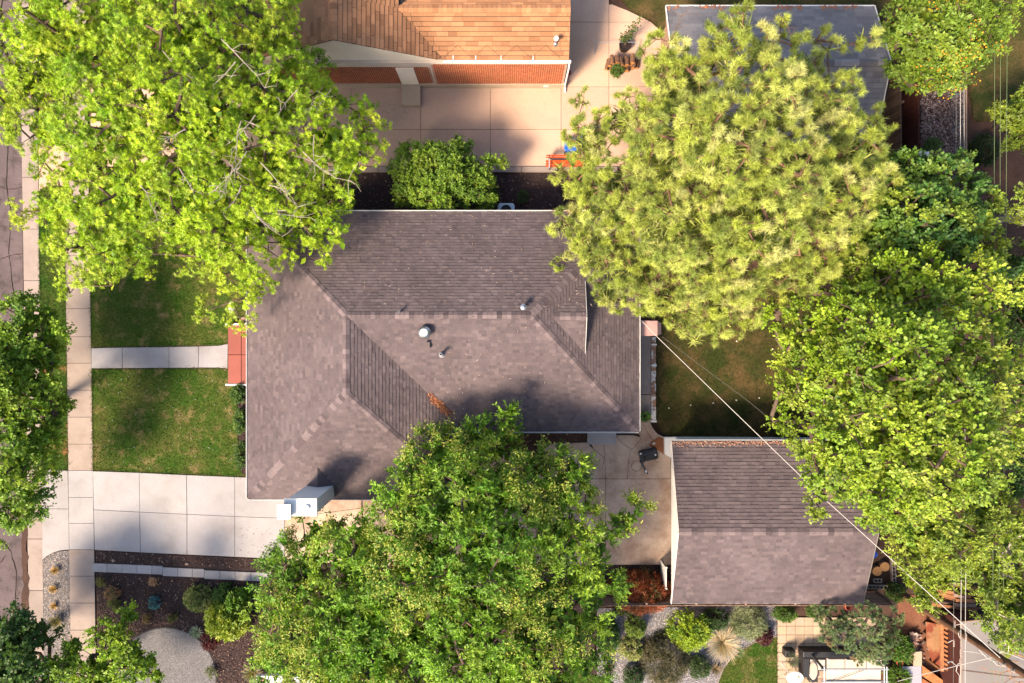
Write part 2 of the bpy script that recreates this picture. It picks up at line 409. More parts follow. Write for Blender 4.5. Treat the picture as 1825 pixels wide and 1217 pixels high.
def lawn(name, pts, m, density=900, z=0.022, rg=rng, h=0.0):
    sheet(name, pts, z, m)
    grass_blades('grass', PP(pts), m, density, rg)
    w = np.array(PP(pts)); E = []                       # turf creeping over its edges, in uneven clumps
    for i in range(len(w)):
        a, b = w[i], w[(i+1) % len(w)]; L = np.linalg.norm(b-a); n = int(L*70)
        if L > 40 or n < 1: continue
        t = rg.uniform(0,1,n); q = a + (b-a)*t[:,None]; k = .02 + .07*np.maximum(0, np.sin(t*L*2.3+i)*np.sin(t*L*.9+1.7*i))
        E.append(q + rg.normal(0,1,(n,2))*k[:,None])
    if E:
        E = np.concatenate(E); n = len(E); a = rg.uniform(0,2*np.pi,n); L = rg.uniform(.05,.11,n)[:,None]
        d = nrm(np.stack([np.cos(a)*.9, np.sin(a)*.9, np.full(n,.6)],1)); s_ = np.stack([-np.sin(a),np.cos(a),np.zeros(n)],1)*.012; b0 = np.concatenate([E, np.full((n,1),.045)],1)
        tri_mesh('grass', np.stack([b0-s_, b0+s_, b0+d*L],1).reshape(-1,3), np.arange(3*n).reshape(-1,3), np.repeat(rg.uniform(.6,1.2,(n,1))*np.ones((1,3)),3,0), m, kind='stuff')
lawn('lawn', [(162,312),(441,312),(441,560),(408,575),(406,612),(390,614.5),(163.5,618)], M['grass'])
lawn('lawn', [(164.5,658.5),(390,657),(406,659),(418,688),(422,700),(424,800),(426,832),(432,845),(440,848.5),(166,837)], M['grass'])
lawn('park_strip', [(70.5,347),(74,338),(84,334.5),(116,333),(121,836),(106,836),(91,833.5),(80,829),(73,822)], M['grass_strip'])
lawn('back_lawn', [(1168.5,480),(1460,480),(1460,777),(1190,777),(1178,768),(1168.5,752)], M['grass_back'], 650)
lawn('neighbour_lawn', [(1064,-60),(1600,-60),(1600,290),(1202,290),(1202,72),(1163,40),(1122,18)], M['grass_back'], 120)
lawn('garden_lawn', [(1384,1135),(1384,1300),(1270,1300),(1281,1217),(1290,1193),(1302,1176),(1320,1160),(1345,1146)], M['grass'], 1200)
lawn('garden_lawn', [(990,1300),(990,1210),(1030,1199),(1060,1203),(1076,1210),(1092,1217),(1110,1300)], M['grass'], 900)
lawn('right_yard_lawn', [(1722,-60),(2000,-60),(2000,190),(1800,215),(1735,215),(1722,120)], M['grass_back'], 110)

# planting beds of dark bark mulch
def chips(name, poly, dens, rg, m, cols, sz=(0.014, 0.045), z=0.03, wid=(0.25, 0.5), skip=()):
    x, y = scatter(poly, dens, rg)
    for q_ in skip:
        k_ = ~inside(q_, x, y); x, y = x[k_], y[k_]
    n = len(x)
    a = rg.uniform(0, 2*np.pi, n); L = rg.uniform(sz[0], sz[1], n)[:, None]; w = L*rg.uniform(wid[0], wid[1], (n, 1))
    d = nrm(np.stack([np.cos(a), np.sin(a), rg.normal(0, 0.35, n)], 1)); s = nrm(np.stack([-np.sin(a), np.cos(a), rg.normal(0, 0.35, n)], 1))
    b = np.stack([x, y, np.full(n, z) + rg.uniform(0, 0.025, n)], 1)
    u = nrm(np.cross(d, s))*0.012
    v = np.stack([b-d*L-s*w, b+d*L-s*w, b+d*L+s*w, b-d*L+s*w+u], 1).reshape(-1, 3)
    k = np.arange(n)[:, None]*4
    t = np.concatenate([k+np.array([[0,1,2]]), k+np.array([[0,2,3]])], 0)
    ci = rg.integers(0, len(cols), n); c = np.array(cols)[ci]*rg.uniform(0.7, 1.3, (n, 1))
    return tri_mesh(name, v, t, np.repeat(c, 4, 0), m, kind='stuff')
dark = [(0.06,0.036,0.032)]*8 + [(0.10,0.058,0.046)]*5 + [(0.2,0.11,0.08)]*2 + [(0.5,0.32,0.23)]
bed1 = [(172,982),(508,998),(650,1010),(960,1010),(1062,1010),(1062,1300),(177,1300)]
sheet('mulch_bed', bed1, 0.012, M['mulch']); circ = [(295+92.5*math.cos(t), 1208+91.5*math.sin(t)) for t in [2*math.pi*k/48 for k in range(48)]]
chips('mulch_chips', PP([(172,982),(508,998),(560,1010),(560,1230),(177,1230)]), 330, rng, M['chip'], dark, skip=[PP(circ), PP([(160,1001),(485,1014),(485,1042),(160,1020)])])
bed2 = [(441,309),(1168,309),(1168,420),(1130,420),(441,420)]
sheet('mulch_bed', bed2, 0.012, M['mulch']); chips('mulch_chips', PP(bed2), 200, rng, M['chip'], dark)
bed3 = [(409,575),(445,560),(445,850),(441,848),(433,844),(427,832),(425,800),(423,700),(419,688),(409,680)]
sheet('mulch_bed', bed3, 0.014, M['mulch']); chips('mulch_chips', PP(bed3), 220, rng, M['chip'], dark)
bed4 = [(860,765),(1047,765),(1047,782),(990,790),(958,800),(860,812)]
sheet('side_bed', bed4, 0.06, M['soil']); chips('mulch_chips', PP(bed4), 120, rng, M['chip'], dark, z=0.065)
bed5 = [(1062,1007),(1197,1007),(1197,1078),(1062,1078)]
sheet('maple_bed', bed5, 0.014, M['mulch']); chips('mulch_chips', PP(bed5), 150, rng, M['chip'], dark)
chipb = [(1642,90),(1716,90),(1714,292),(1640,292)]
sheet('chip_path', chipb, 0.010, M['mulch'])
chips('wood_chips', PP(chipb), 500, rng, M['chip'], [(0.10,0.05,0.04),(0.2,0.12,0.10),(0.32,0.22,0.18),(0.06,0.03,0.025),(0.45,0.34,0.3)], sz=(0.03,0.10), wid=(0.15,0.4))

# gravel
def pebbles(name, poly, dens, rg, cols, sz=(0.014, 0.036), z=0.02):
    x, y = scatter(poly, dens, rg); n = len(x)
    s = rg.uniform(sz[0], sz[1], n)
    o = np.array([[1,0,0],[-1,0,0],[0,1,0],[0,-1,0],[0,0,0.7],[0,0,-0.7]], float)
    a = rg.uniform(0, 2*np.pi, n); ca, sa = np.cos(a), np.sin(a)
    sx = rg.uniform(0.7,1.4,n)
    v = np.empty((n,6,3)); v[:,:,0] = (o[None,:,0]*ca[:,None]*sx[:,None] - o[None,:,1]*sa[:,None]); v[:,:,1] = (o[None,:,0]*sa[:,None]*sx[:,None] + o[None,:,1]*ca[:,None]); v[:,:,2] = o[None,:,2]
    v *= s[:,None,None]; v += np.stack([x,y,np.full(n,z)+s*0.3],1)[:,None,:]
    f = np.array([[0,2,4],[2,1,4],[1,3,4],[3,0,4]])
    t = (np.arange(n)[:,None,None]*6 + f[None]).reshape(-1,3)
    c = np.array(cols)[rg.integers(0,len(cols),n)]*rg.uniform(0.75,1.25,(n,1))
    return tri_mesh(name, v.reshape(-1,3), t, np.repeat(c,6,0), M['pebble'], kind='stuff')
grey = [(0.14,0.13,0.135),(0.24,0.225,0.23),(0.36,0.34,0.345),(0.18,0.16,0.155),(0.5,0.47,0.46)]
circ = [(295+90*math.cos(t), 1208+89*math.sin(t)) for t in [2*math.pi*k/48 for k in range(48)]]
sheet('gravel_circle', circ, 0.024, M['gravel']); pebbles('gravel', PP(circ), 900, rng, [tuple(q*.75+.06 for q in c) for c in grey[:4]], (.010,.022), z=0.022)
ring = [(295+92.5*math.cos(t), 1208+91.5*math.sin(t)) for t in [2*math.pi*k/48 for k in range(48)]]
edge = MB(); edge.tube([(*P(x,y)[:2],0.03) for x,y in ring+ring[:1]], 0.022, 5); edge.build('gravel_edging', M['dark_metal'], kind='structure')
strip = [(77,999),(84,992),(94,986.5),(108,982),(124,981),(125.5,1050),(128,1217),(130,1400),(80,1400)]
pinkish = [(0.30,0.23,0.20),(0.40,0.33,0.29),(0.22,0.18,0.165),(0.5,0.43,0.39),(0.18,0.15,0.14)]
sheet('gravel_strip', strip, 0.018, M['gravel']); pebbles('gravel', PP(strip), 520, rng, pinkish, z=0.018)
gg = [(1064,1084),(1384,1079),(1384,1133),(1345,1144),(1319,1158),(1301,1174),(1288,1192),(1279,1217),(1268,1300),(1112,1300),(1094,1216),(1077,1208),(1064,1203)]
sheet('gravel_garden', gg, 0.012, M['gravel']); pebbles('gravel', PP(gg), 330, rng, [(0.42,0.36,0.34),(0.3,0.27,0.28),(0.55,0.47,0.44),(0.25,0.2,0.19),(0.4,0.4,0.45)], z=0.014)
gb = MB(); gb.tube([(*P(x,y)[:2],0.03) for x,y in gg[2:8]], 0.03, 5); gb.build('garden_edging', M['concrete'], kind='structure')

# stepping row of pale pavers through the front bed
pv = bpy.data.objects.new('paver_path', None); C.objects.link(pv); pv['kind'] = 'structure'
xs = [166,192,219,245.5,272,291,318,344,365,393,420,448,481]
for i, (a, b) in enumerate(zip(xs[:-1], xs[1:])):
    off = 0 if i < 5 else (2.2 if i < 8 else 4.4)
    ya, yb = 1003 + (a-166)*0.0415 + off, 1003 + (b-166)*0.0415 + off
    mb = MB(); mb.prism(PP([(a+.25,ya),(b-.25,yb),(b-.25,yb+15),(a+.25,ya+15)]), -0.05, 0.07+rnd.uniform(-.006,.006), col=tuple([rnd.uniform(.9,1.05)]*3), bevel=0.008)
    mb.build('paver', M['concrete_new'], pv)

# tile patio lower right
pt = bpy.data.objects.new('tile_patio', None); C.objects.link(pt); pt['kind'] = 'structure'
mb = MB(); mb.prism(PP([(1384.5,1099),(1560,1099),(1560,1320),(1384.5,1320)]), -0.1, 0.03); mb.build('joint_bed', M['joint'], pt)
for i in range(11):
    for j in range(14):
        x, y = 1385 + i*15.9, 1099.5 + j*15.6
        mb = MB(); t = rnd.uniform(.88,1.06)
        mb.prism(PP([(x+.3,y+.3),(x+15.6,y+.3),(x+15.6,y+15.3),(x+.3,y+15.3)]), 0, 0.05+rnd.uniform(-.003,.003), col=(t, t*rnd.uniform(.96,1.0), t*rnd.uniform(.9,1.0)), bevel=0.006)
        mb.build('tile', M['concrete_old'] if (j > 6 and i > 3) else M['concrete_tan2'], pt)
# ------------------------------------------------------------------ roofs
def clip2(poly, clipper):
    """convex clip of poly (list of (u,v)) by a convex CCW polygon"""
    out = poly; n = len(clipper)
    for i in range(n):
        ax, ay = clipper[i]; bx, by = clipper[(i+1) % n]
        inp = out; out = []
        if not inp: break
        side = lambda p: (bx-ax)*(p[1]-ay) - (by-ay)*(p[0]-ax)
        for k in range(len(inp)):
            p, q = inp[k], inp[(k+1) % len(inp)]
            sp, sq = side(p), side(q)
            if sp >= 0: out.append(p)
            if (sp >= 0) != (sq >= 0):
                t = sp/(sp-sq); out.append((p[0]+(q[0]-p[0])*t, p[1]+(q[1]-p[1])*t))
    return out
SH_MESH = {}
BUTT = .28        # shingle edges coloured darker than the face, drawing the dark course lines
def shingle_mesh(w, e, t, m):
    key = (round(w,3), round(e,3), round(t,4), m.name)
    if key not in SH_MESH:
        mb = MB(); v = [(0,0,0),(w,0,0),(w,e,0),(0,e,0),(0,0,t),(w,0,t),(w,e,0.002),(0,e,0.002)]
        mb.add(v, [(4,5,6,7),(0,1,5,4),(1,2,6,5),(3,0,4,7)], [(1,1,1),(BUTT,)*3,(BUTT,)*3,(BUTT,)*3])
        SH_MESH[key] = mb.mesh('shingle', m)
    return SH_MESH[key]
class Roof:
    """lays courses of shingles on convex roof faces, dark deck bared between them as shadow lines; the 300 nearest the lens are objects, the others one mesh"""
    def __init__(s, parent, m, expo, widths, thick, palette, seed, lift=0.012, gap=.0035, cover=.96):
        s.cover = cover  # courses laid short; the bare dark strip stands in for a shadow line
        s.gap = gap
        s.parent, s.m, s.e, s.widths, s.thick, s.pal, s.lift = parent, m, expo, widths, thick, palette, lift
        s.r = random.Random(seed); s.whole = []; s.mb = MB()
    def face(s, pts, a, b, skip=None):
        """pts: 3D polygon; a->b: direction of the eave (courses run along it)"""
        pts = [Vector(p) for p in pts]; a = Vector(a); U = (Vector(b)-a).normalized()
        n = Vector((0,0,0))
        for i in range(len(pts)): n += (pts[i]-pts[0]).cross(pts[(i+1) % len(pts)]-pts[0])
        n.normalize()
        if n.z < 0: n = -n
        W = n.cross(U).normalized()
        if W.z < 0: W = -W; U = -U
        # right handed: U x W = n
        if U.cross(W).dot(n) < 0: U = -U
        uv = [((p-a).dot(U), (p-a).dot(W)) for p in pts]
        ar = sum(uv[i][0]*uv[(i+1)%len(uv)][1]-uv[(i+1)%len(uv)][0]*uv[i][1] for i in range(len(uv)))
        if ar < 0: uv = uv[::-1]
        u0, u1 = min(p[0] for p in uv), max(p[0] for p in uv); v0, v1 = min(p[1] for p in uv), max(p[1] for p in uv)
        v = v0; row = 0; ec = s.e*s.cover
        off = a + n*s.lift
        while v < v1 - 0.01:
            u = u0 - s.r.uniform(0, max(s.widths)); top = v + ec
            while u < u1:
                w = s.r.choice(s.widths); t = s.r.choice(s.thick)
                rect = [(u+s.gap,v),(u+w-s.gap,v),(u+w-s.gap,top),(u+s.gap,top)]
                poly = clip2(rect, uv)
                if len(poly) >= 3:
                    k = s.r.choice(s.pal); j = s.r.uniform(.93,1.07); col = tuple(c*j for c in k)
                    full = len(poly) == 4 and all(min(abs(p[0]-q[0])+abs(p[1]-q[1]) for q in rect) < 1e-6 for p in poly)
                    if full:
                        s.whole.append((off + U*u + W*v, U, W, n, w, t, col))
                    else:
                        T = lambda p: t + (0.002-t)*(p[1]-v)/s.e
                        vs_ = [off + U*p[0] + W*p[1] for p in poly] + [off + U*p[0] + W*p[1] + n*T(p) for p in poly]
                        m = len(poly)
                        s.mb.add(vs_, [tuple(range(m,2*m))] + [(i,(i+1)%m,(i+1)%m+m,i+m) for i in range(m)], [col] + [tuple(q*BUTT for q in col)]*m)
                u += w
            v += s.e; row += 1
    def done(s, individual=300):
        s.whole.sort(key=lambda q: (q[0]-Vector((0,0,H))).length)
        for o_, U, W, n, w, t, col in s.whole[:individual]:
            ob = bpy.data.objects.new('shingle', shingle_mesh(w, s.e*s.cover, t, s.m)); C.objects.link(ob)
            mt = Matrix(((U.x,W.x,n.x,o_.x),(U.y,W.y,n.y,o_.y),(U.z,W.z,n.z,o_.z),(0,0,0,1)))
            adopt(ob, s.parent); ob.matrix_basis = mt
            ob.color = (*col, 1)
        for o_, U, W, n, w, t, col in s.whole[individual:]:
            v = [o_, o_+U*w, o_+U*w+W*s.e*s.cover, o_+W*s.e*s.cover]
            v += [v[0]+n*t, v[1]+n*t, v[2]+n*0.002, v[3]+n*0.002]
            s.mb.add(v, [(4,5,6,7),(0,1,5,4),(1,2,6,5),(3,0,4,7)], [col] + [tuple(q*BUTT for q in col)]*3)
        s.mb.build('shingles', s.m, s.parent, kind='stuff')
def caps(parent, a, b, n1, n2, m, pal, seed, step=0.21, half=0.17, thick=0.022, lift=0.03, name='ridge_cap'):
    """bent cap shingles along a ridge or hip from a (low) to b (high); n1, n2 unit vectors down each side"""
    r = random.Random(seed); a, b = Vector(a), Vector(b); d = (b-a); L = d.length; d.normalize()
    n1, n2 = Vector(n1), Vector(n2); up = Vector((0,0,1)); n = int(L/step)
    for i in range(n):
        p0 = a + d*(L*i/n) + up*(lift+thick*0.7); p1 = a + d*min(L, L*(i+1)/n + step*0.35) + up*(lift)
        v = [p0+n1*half, p0, p0+n2*half, p1+n1*half, p1, p1+n2*half]
        dn = up*-(thick+0.012)
        v += [p0+n1*half+dn, p0+dn, p0+n2*half+dn, p1+n1*half+dn, p1+n2*half+dn]
        k = r.choice(pal); j = r.uniform(.95,1.08)
        mb = MB(); mb.add(v, [(0,1,4,3),(1,2,5,4),(6,7,1,0),(7,8,2,1),(6,0,3,9),(2,8,10,5)], tuple(c*j for c in k))
        mb.build(name, m, parent)
def down(a, b, inside_pt, slope_pt):
    """unit vector lying in the roof face that holds a, b and slope_pt, square to ab, pointing to slope_pt"""
    a, b, s_ = Vector(a), Vector(b), Vector(slope_pt); d = (b-a).normalized(); w = s_-a
    return (w - d*w.dot(d)).normalized()
def hipcaps(parent, a, b, p1, p2, m, pal, seed, **k):
    caps(parent, a, b, down(a,b,None,p1), down(a,b,None,p2), m, pal, seed, **k)

PAL = [(0.92,0.91,0.92)]*4 + [(0.99,0.97,0.97)]*6 + [(1.06,1.04,1.03)]*5 + [(1.15,1.12,1.10)]*2 + [(0.84,0.83,0.85)]*2 + [(1.26,1.23,1.21)]
CAPP = [(0.85,0.83,0.84)]*3 + [(1.05,1.02,1.02)]*4 + [(1.5,1.46,1.44)]*2 + [(1.35,1.31,1.29)]*3 + [(0.7,0.68,0.7)]*2
def deck(mb, pts, t=0.02):
    mb.add([tuple(p) for p in pts], [tuple(range(len(pts)))])

# ---------- the main house
EH, RH = 2.9, 5.2
XL, XR, YT, YB, YW = -12.33, 5.92, 6.05, -4.19, -7.34
RY = 1.15; XA, XB = -7.2, 0.82; WX = -2.09; WY = -2.24
house = thing('house', (-3.2, 0.9, 0), 'long grey brown shingled house with hipped roofs in the middle of the block', 'house')
w = MB()
i = 0.45
wp = [(XL+i,YW+i),(WX-i,YW+i),(WX-i,YB+i),(XR-i,YB+i),(XR-i,YT-i),(XL+i,YT-i)]
w.prism(wp, -0.1, EH-0.03); w.build('wall', M['stucco'], house)
fb = MB(); fb.prism([(x*1.0,y) for x,y in [(XL+i-.03,YW+i-.03),(WX-i+.03,YW+i-.03),(WX-i+.03,YB+i-.03),(XR-i+.03,YB+i-.03),(XR-i+.03,YT-i+.03),(XL+i-.03,YT-i+.03)]], -0.1, 0.35)
fb.build('foundation', M['concrete'], house)
A, B_ = (XA,RY,RH), (XB,RY,RH); Wp = (XA,WY,RH); V_ = (WX,YB,EH)
cTL,cTR,cBR,cBL,cWR = (XL,YT,EH),(XR,YT,EH),(XR,YB,EH),(XL,YW,EH),(WX,YW,EH)
roofm = MB()
for f in ([cTL,cTR,B_,A],[cTR,cBR,B_],[V_,cBR,B_,A],[cTL,cBL,Wp,A],[A,Wp,cWR,V_],[cBL,cWR,Wp]): deck(roofm, f)
roofm.add([(x,y,EH-0.02) for x,y,_ in (cBL,cWR,V_,cBR,cTR,cTL)], [(5,4,3,2,1,0)])
roof = roofm.build('roof', M['roof_deck'], house)
fa = MB()
ring_ = [cBL,cWR,V_,cBR,cTR,cTL]
for k in range(6):
    p, q_ = Vector(ring_[k]), Vector(ring_[(k+1)%6])
    fa.bar((p.x,p.y,EH-0.09),(q_.x,q_.y,EH-0.09),0.03,0.17)
fa.build('fascia', M['white_paint'], house)
# gutters: a white open trough along each eave
def gutter(parent, a, b, out, z, m=M['white_paint'], wdt=0.07, name='gutter'):
    a, b, o_ = Vector((*a,z)), Vector((*b,z)), Vector((*out,0)); mb = MB()
    mb.bar(a+o_*wdt, b+o_*wdt, 0.018, 0.10); mb.bar(a+o_*(wdt/2)-Vector((0,0,.05)), b+o_*(wdt/2)-Vector((0,0,.05)), wdt, 0.012)
    return mb.build(name, m, parent)
gutter(house,(XL,YT),(XR,YT),(0,1),EH); gutter(house,(XR,YB),(XR,YT),(1,0),EH,wdt=.06)
gutter(house,(WX,YB),(XR,YB),(0,-1),EH); gutter(house,(XL,YW),(XL,YT),(-1,0),EH,wdt=.07); gutter(house,(XL,YW),(WX,YW),(0,-1),EH,wdt=.05)
for gx, gy in ((XL+.25,YW-.05),(XR-.1,YT+.05),(XL+.2,YT+.05)):
    d_ = MB(); d_.box(gx-.04,gy-.03,0,gx+.04,gy+.03,EH-.05); d_.build('downspout', M['white_paint'], house)
rf = Roof(roof, M['shingle'], 0.155, [0.13,0.18,0.23,0.30], [0.016,0.020,0.028], PAL, 7)
rf.face([cTL,cTR,B_,A], cTL, cTR); rf.face([cTR,cBR,B_], cBR, cTR); rf.face([V_,cBR,B_,A], V_, cBR)
rf.face([cTL,cBL,Wp,A], cTL, cBL); rf.face([A,Wp,cWR,V_], cWR, V_); rf.face([cBL,cWR,Wp], cBL, cWR)
# gablet on the rear slope
GZ, GX, GY, GH = 4.78, 3.28, 1.10, 1.62
zg = EH + (RH-EH)/(XR-XB)*(XR-GX)
g0 = (XR-(GZ-EH)*(XR-XB)/(RH-EH), GY, GZ); g1 = (GX,GY,GZ); gl = (GX,GY-GH,zg+0.02); gu = (GX,GY+GH,zg+0.02)
dm = MB(); deck(dm,[g0,g1,gl]); deck(dm,[g0,g1,gu])
dormer = dm.build('dormer_roof', M['roof_deck'], house)
dg = MB(); dg.add([(GX-.06,GY-GH,zg-.1),(GX-.06,GY+GH,zg-.1),(GX-.06,GY,GZ)],[(0,1,2)]); dg.build('dormer_wall', M['white_paint'], house)
db = MB(); db.bar(Vector(gl)+Vector((.012,0,-.03)),Vector(g1)+Vector((.012,0,-.01)),.022,.10,(.75,.75,.75)); db.bar(Vector(gu)+Vector((.012,0,-.03)),Vector(g1)+Vector((.012,0,-.01)),.022,.10,(.75,.75,.75)); db.build('barge_board', M['white_paint'], house)
rd = Roof(dormer, M['shingle'], 0.155, [0.13,0.18,0.23,0.30], [0.016,0.020,0.028], PAL, 8)
dsl = (RH-EH)/(XR-XB)
def eave_dir(p, sgn): return (p[0]-1, p[1], p[2]), p
rd.face([g0,g1,gl], (g0[0],gl[1],gl[2]), gl); rd.face([g0,g1,gu], (g0[0],gu[1],gu[2]), gu)
rd.done(40); rf.done(300)
hipcaps(roof, cTL, A, (XA,YT,EH), (XL,RY,EH), M['shingle'], CAPP, 1)
hipcaps(roof, cBL, Wp, (XA,YW,EH), (XL,WY,EH), M['shingle'], CAPP, 2)
hipcaps(roof, cWR, Wp, (XA,YW,EH), (WX,WY,EH), M['shingle'], CAPP, 3)
hipcaps(roof, cTR, B_, (XB,YT,EH), (XR,RY,EH), M['shingle'], CAPP, 4)
hipcaps(roof, cBR, B_, (XB,YB,EH), (XR,RY,EH), M['shingle'], CAPP, 5)
hipcaps(roof, B_, A, (XB,YT,EH), (XB,YB,EH), M['shingle'], CAPP, 6)
hipcaps(roof, Wp, A, (XL,WY,EH), (WX,WY,EH), M['shingle'], CAPP, 9)
hipcaps(dormer, g1, (g0[0]+.1,GY,GZ), gl, gu, M['shingle'], CAPP, 10)
# chimney on the driveway side, painted white, with a cricket behind it
ch = MB(); ch.box(-9.50,-7.26,-0.1,-8.27,-6.66,6.0)
chim = ch.build('chimney', M['white_brick'], house)
cc = MB(); cc.box(-9.58,-7.34,6.003,-8.20,-6.60,6.12); cc.build('chimney_cap', M['white_paint'], chim)
c2 = MB(); c2.box(-9.78,-7.40,6.32,-9.22,-6.78,6.38); c2.box(-9.72,-7.34,6.123,-9.28,-6.84,6.318, (.6,.6,.62)); c2.build('flue_cover', M['white_paint'], chim)
fl = MB(); fl.lathe([(0.10,0),(0.12,0.0),(0.12,0.09),(0.085,0.09),(0.085,0.05)], (-8.62,-6.98,6.122), 18, cap=False); fl.build('flue', M['white_brick'], chim)
f2 = MB(); f2.lathe([(0.0849,0.06),(0.0,0.061)], (-8.62,-6.98,6.122), 18, cap=False); f2.build('flue_hole', M['white_brick'], chim)
ck = MB(); z0 = EH+(RH-EH)/(WY-YW)*0.70
ck.add([(-9.5,-6.66,z0+.03),(-8.27,-6.66,z0+.03),(-8.88,-6.66,z0+.42),(-8.88,-5.75,z0+.45)],[(0,2,3),(2,1,3)]); ck.build('cricket', M['shingle'], roof)
# roof fittings
tv = MB()
zr = lambda y: EH + (RH-EH)*(y-YB)/(RY-YB)
vx, vy = P(755,592,5.5)[:2]
tv.lathe([(0.20,-0.5),(0.18,0.12),(0.18,0.15)], (vx,vy,zr(vy)), 20, col=(.8,.8,.8)); 
turb = tv.build('turbine_vent', M['metal'], house)
tb = MB(); n_ = 20; c0 = Vector((vx,vy,zr(vy)+0.16))
for k in range(n_):
    a0 = 2*math.pi*k/n_; a1 = a0 + 0.42
    prof = [(0.13,0.0),(0.25,0.07),(0.29,0.16),(0.26,0.26),(0.15,0.34)]
    vv = []
    for (r_, z_), s_ in zip(prof, (0,.25,.5,.75,1)):
        t0 = a0 + 0.5*s_; vv += [c0+Vector((r_*math.cos(t0),r_*math.sin(t0),z_)), c0+Vector((r_*.90*math.cos(t0+.30),r_*.90*math.sin(t0+.30),z_))]
    tb.add(vv, [(2*j,2*j+1,2*j+3,2*j+2) for j in range(4)])
tb.build('vane', M['metal'], turb)
tc = MB(); tc.lathe([(0.17,0.335),(0.15,0.36),(0.05,0.385),(0.0,0.39)], tuple(c0), 20, cap=False); tc.build('turbine_cap', M['white_paint'], turb)
th = MB(); th.lathe([(0.018,0.40),(0.0,0.41)], tuple(c0), 8, cap=False); th.lathe([(0.018,0.38),(0.018,0.40)], tuple(c0), 8, cap=False); th.build('spindle', M['dark_metal'], turb)
br = MB(); br.obox((vx+.10,vy-.42,zr(vy-.42)+.1),(.16,.03,.2)); br.obox((vx+.18,vy-.55,zr(vy-.55)+.08),(.03,.25,.16)); br.build('vent_bracket', M['dark_metal'], house)
px_, py_ = P(787,631,4.7)[:2]
pf = MB(); zz = zr(py_); pf.lathe([(0.17,-0.02),(0.12,0.06),(0.085,0.16),(0.062,0.2)], (px_,py_,zz), 16, cap=False); pf.build('pipe_flashing', M['galv'], house)
pp_ = MB(); pp_.lathe([(0.058,0),(0.058,0.62),(0.045,0.62),(0.045,0.4)], (px_,py_,zz), 14, cap=False); vp = pp_.build('vent_pipe', M['galv'], house)
ph = MB(); ph.lathe([(0.046,0.6),(0.0,0.601)], (px_,py_,zz), 14, cap=False); ph.build('pipe_hole', M['black'], vp)
for (a_, b_, nm) in ((712,556,'small_vent_pipe'),(933,547,'flue_cowl')):
    x_, y_ = P(a_,b_,5.3)[:2]; z_ = EH+(RH-EH)*(YT-y_)/(YT-RY)
    k_ = MB()
    if nm == 'flue_cowl': k_.lathe([(0.07,-.1),(0.07,0.28),(0.13,0.3),(0.13,0.36),(0.03,0.42),(0,.42)], (x_,y_,z_), 16, cap=False)
    else: k_.lathe([(0.05,-.1),(0.05,0.3),(0.035,0.3),(0.03,0.2)], (x_,y_,z_), 12, cap=False)
    k_.build(nm, M['metal'], house)
# windows and doors under the eaves
def window(parent, x0, y0, x1, y1, z0, z1, nx, ny):
    mb = MB(); o_ = Vector((nx,ny,0))*0.03
    a, b = Vector((x0,y0,z0))+o_, Vector((x1,y1,z1))+o_
    for (p, q_) in (((a.x,a.y,z0),(b.x,b.y,z0)),((a.x,a.y,z1),(b.x,b.y,z1)),((a.x,a.y,z0),(a.x,a.y,z1)),((b.x,b.y,z0),(b.x,b.y,z1)),(((a.x+b.x)/2,(a.y+b.y)/2,z0),((a.x+b.x)/2,(a.y+b.y)/2,z1))):
        mb.bar(p,q_,.07,.07)
    f = mb.build('window', M['white_paint'], parent)
    g_ = MB(); i_ = Vector((nx,ny,0))*0.012
    g_.add([Vector((x0,y0,z0))+i_,Vector((x1,y1,z0))+i_,Vector((x1,y1,z1))+i_,Vector((x0,y0,z1))+i_],[(0,1,2,3)],(1,1,1)); g_.build('pane', M['dark_metal'], f)
window(house, XL+i, 3.4, XL+i, 5.0, .9, 2.1, -1, 0); window(house, XL+i, -3.8, XL+i, -1.6, .9, 2.1, -1, 0)
window(house, XR-i, -2.6, XR-i, -1.4, 1.0, 2.1, 1, 0); window(house, 1.0, YB+i, 2.4, YB+i, 1.0, 2.1, 0, -1)
window(house, -6, YT-i, -4.5, YT-i, 1.0, 2.1, 0, 1)
dr = MB(); dr.box(XL+i-.05,-.55,.32,XL+i-.002,.42,2.4); dd = dr.build('door', M['red_paint'], house)
dh = MB(); dh.lathe([(0.03,0),(0.035,.03),(0,.05)],(XL+i-.07,.3,1.3),8); dh.build('handle', M['metal'], dd)
dr = MB(); dr.box(XR-i+.002,.3,.4,XR-i+.05,1.25,2.45); dr.build('door', M['white_paint'], house)
dr = MB(); dr.box(4.2,YB+i-.05,.3,5.1,YB+i-.002,2.35); dr.build('door', M['white_paint'], house)
# leaf litter lodged in the valley, and pine straw in the rear gutter
lit = MB(); rr = random.Random(8)
for k in range(420):
    t = rr.betavariate(2,2); x_ = XA+(WX-XA)*(.66+.2*t); y_ = RY+(YB-RY)*(.66+.2*t); z_ = RH+(EH-RH)*(.66+.2*t)
    x_ += rr.gauss(0,.10); y_ += rr.gauss(0,.10); a_ = rr.uniform(0,6.28); l_ = rr.uniform(.03,.08)
    z_ += .05 + rr.uniform(0,.05); c_ = rr.choice([(.42,.14,.05),(.30,.10,.05),(.5,.22,.1),(.2,.07,.04)])
    d_ = Vector((math.cos(a_),math.sin(a_),rr.uniform(-.4,.4)))*l_; s_ = Vector((-math.sin(a_),math.cos(a_),rr.uniform(-.4,.4)))*l_*.4; p = Vector((x_,y_,z_))
    lit.add([p-d_,p+s_,p+d_,p-s_],[(0,1,2,3)],c_)
lit.build('leaf_litter', M['chip'], kind='stuff')
lit = MB()
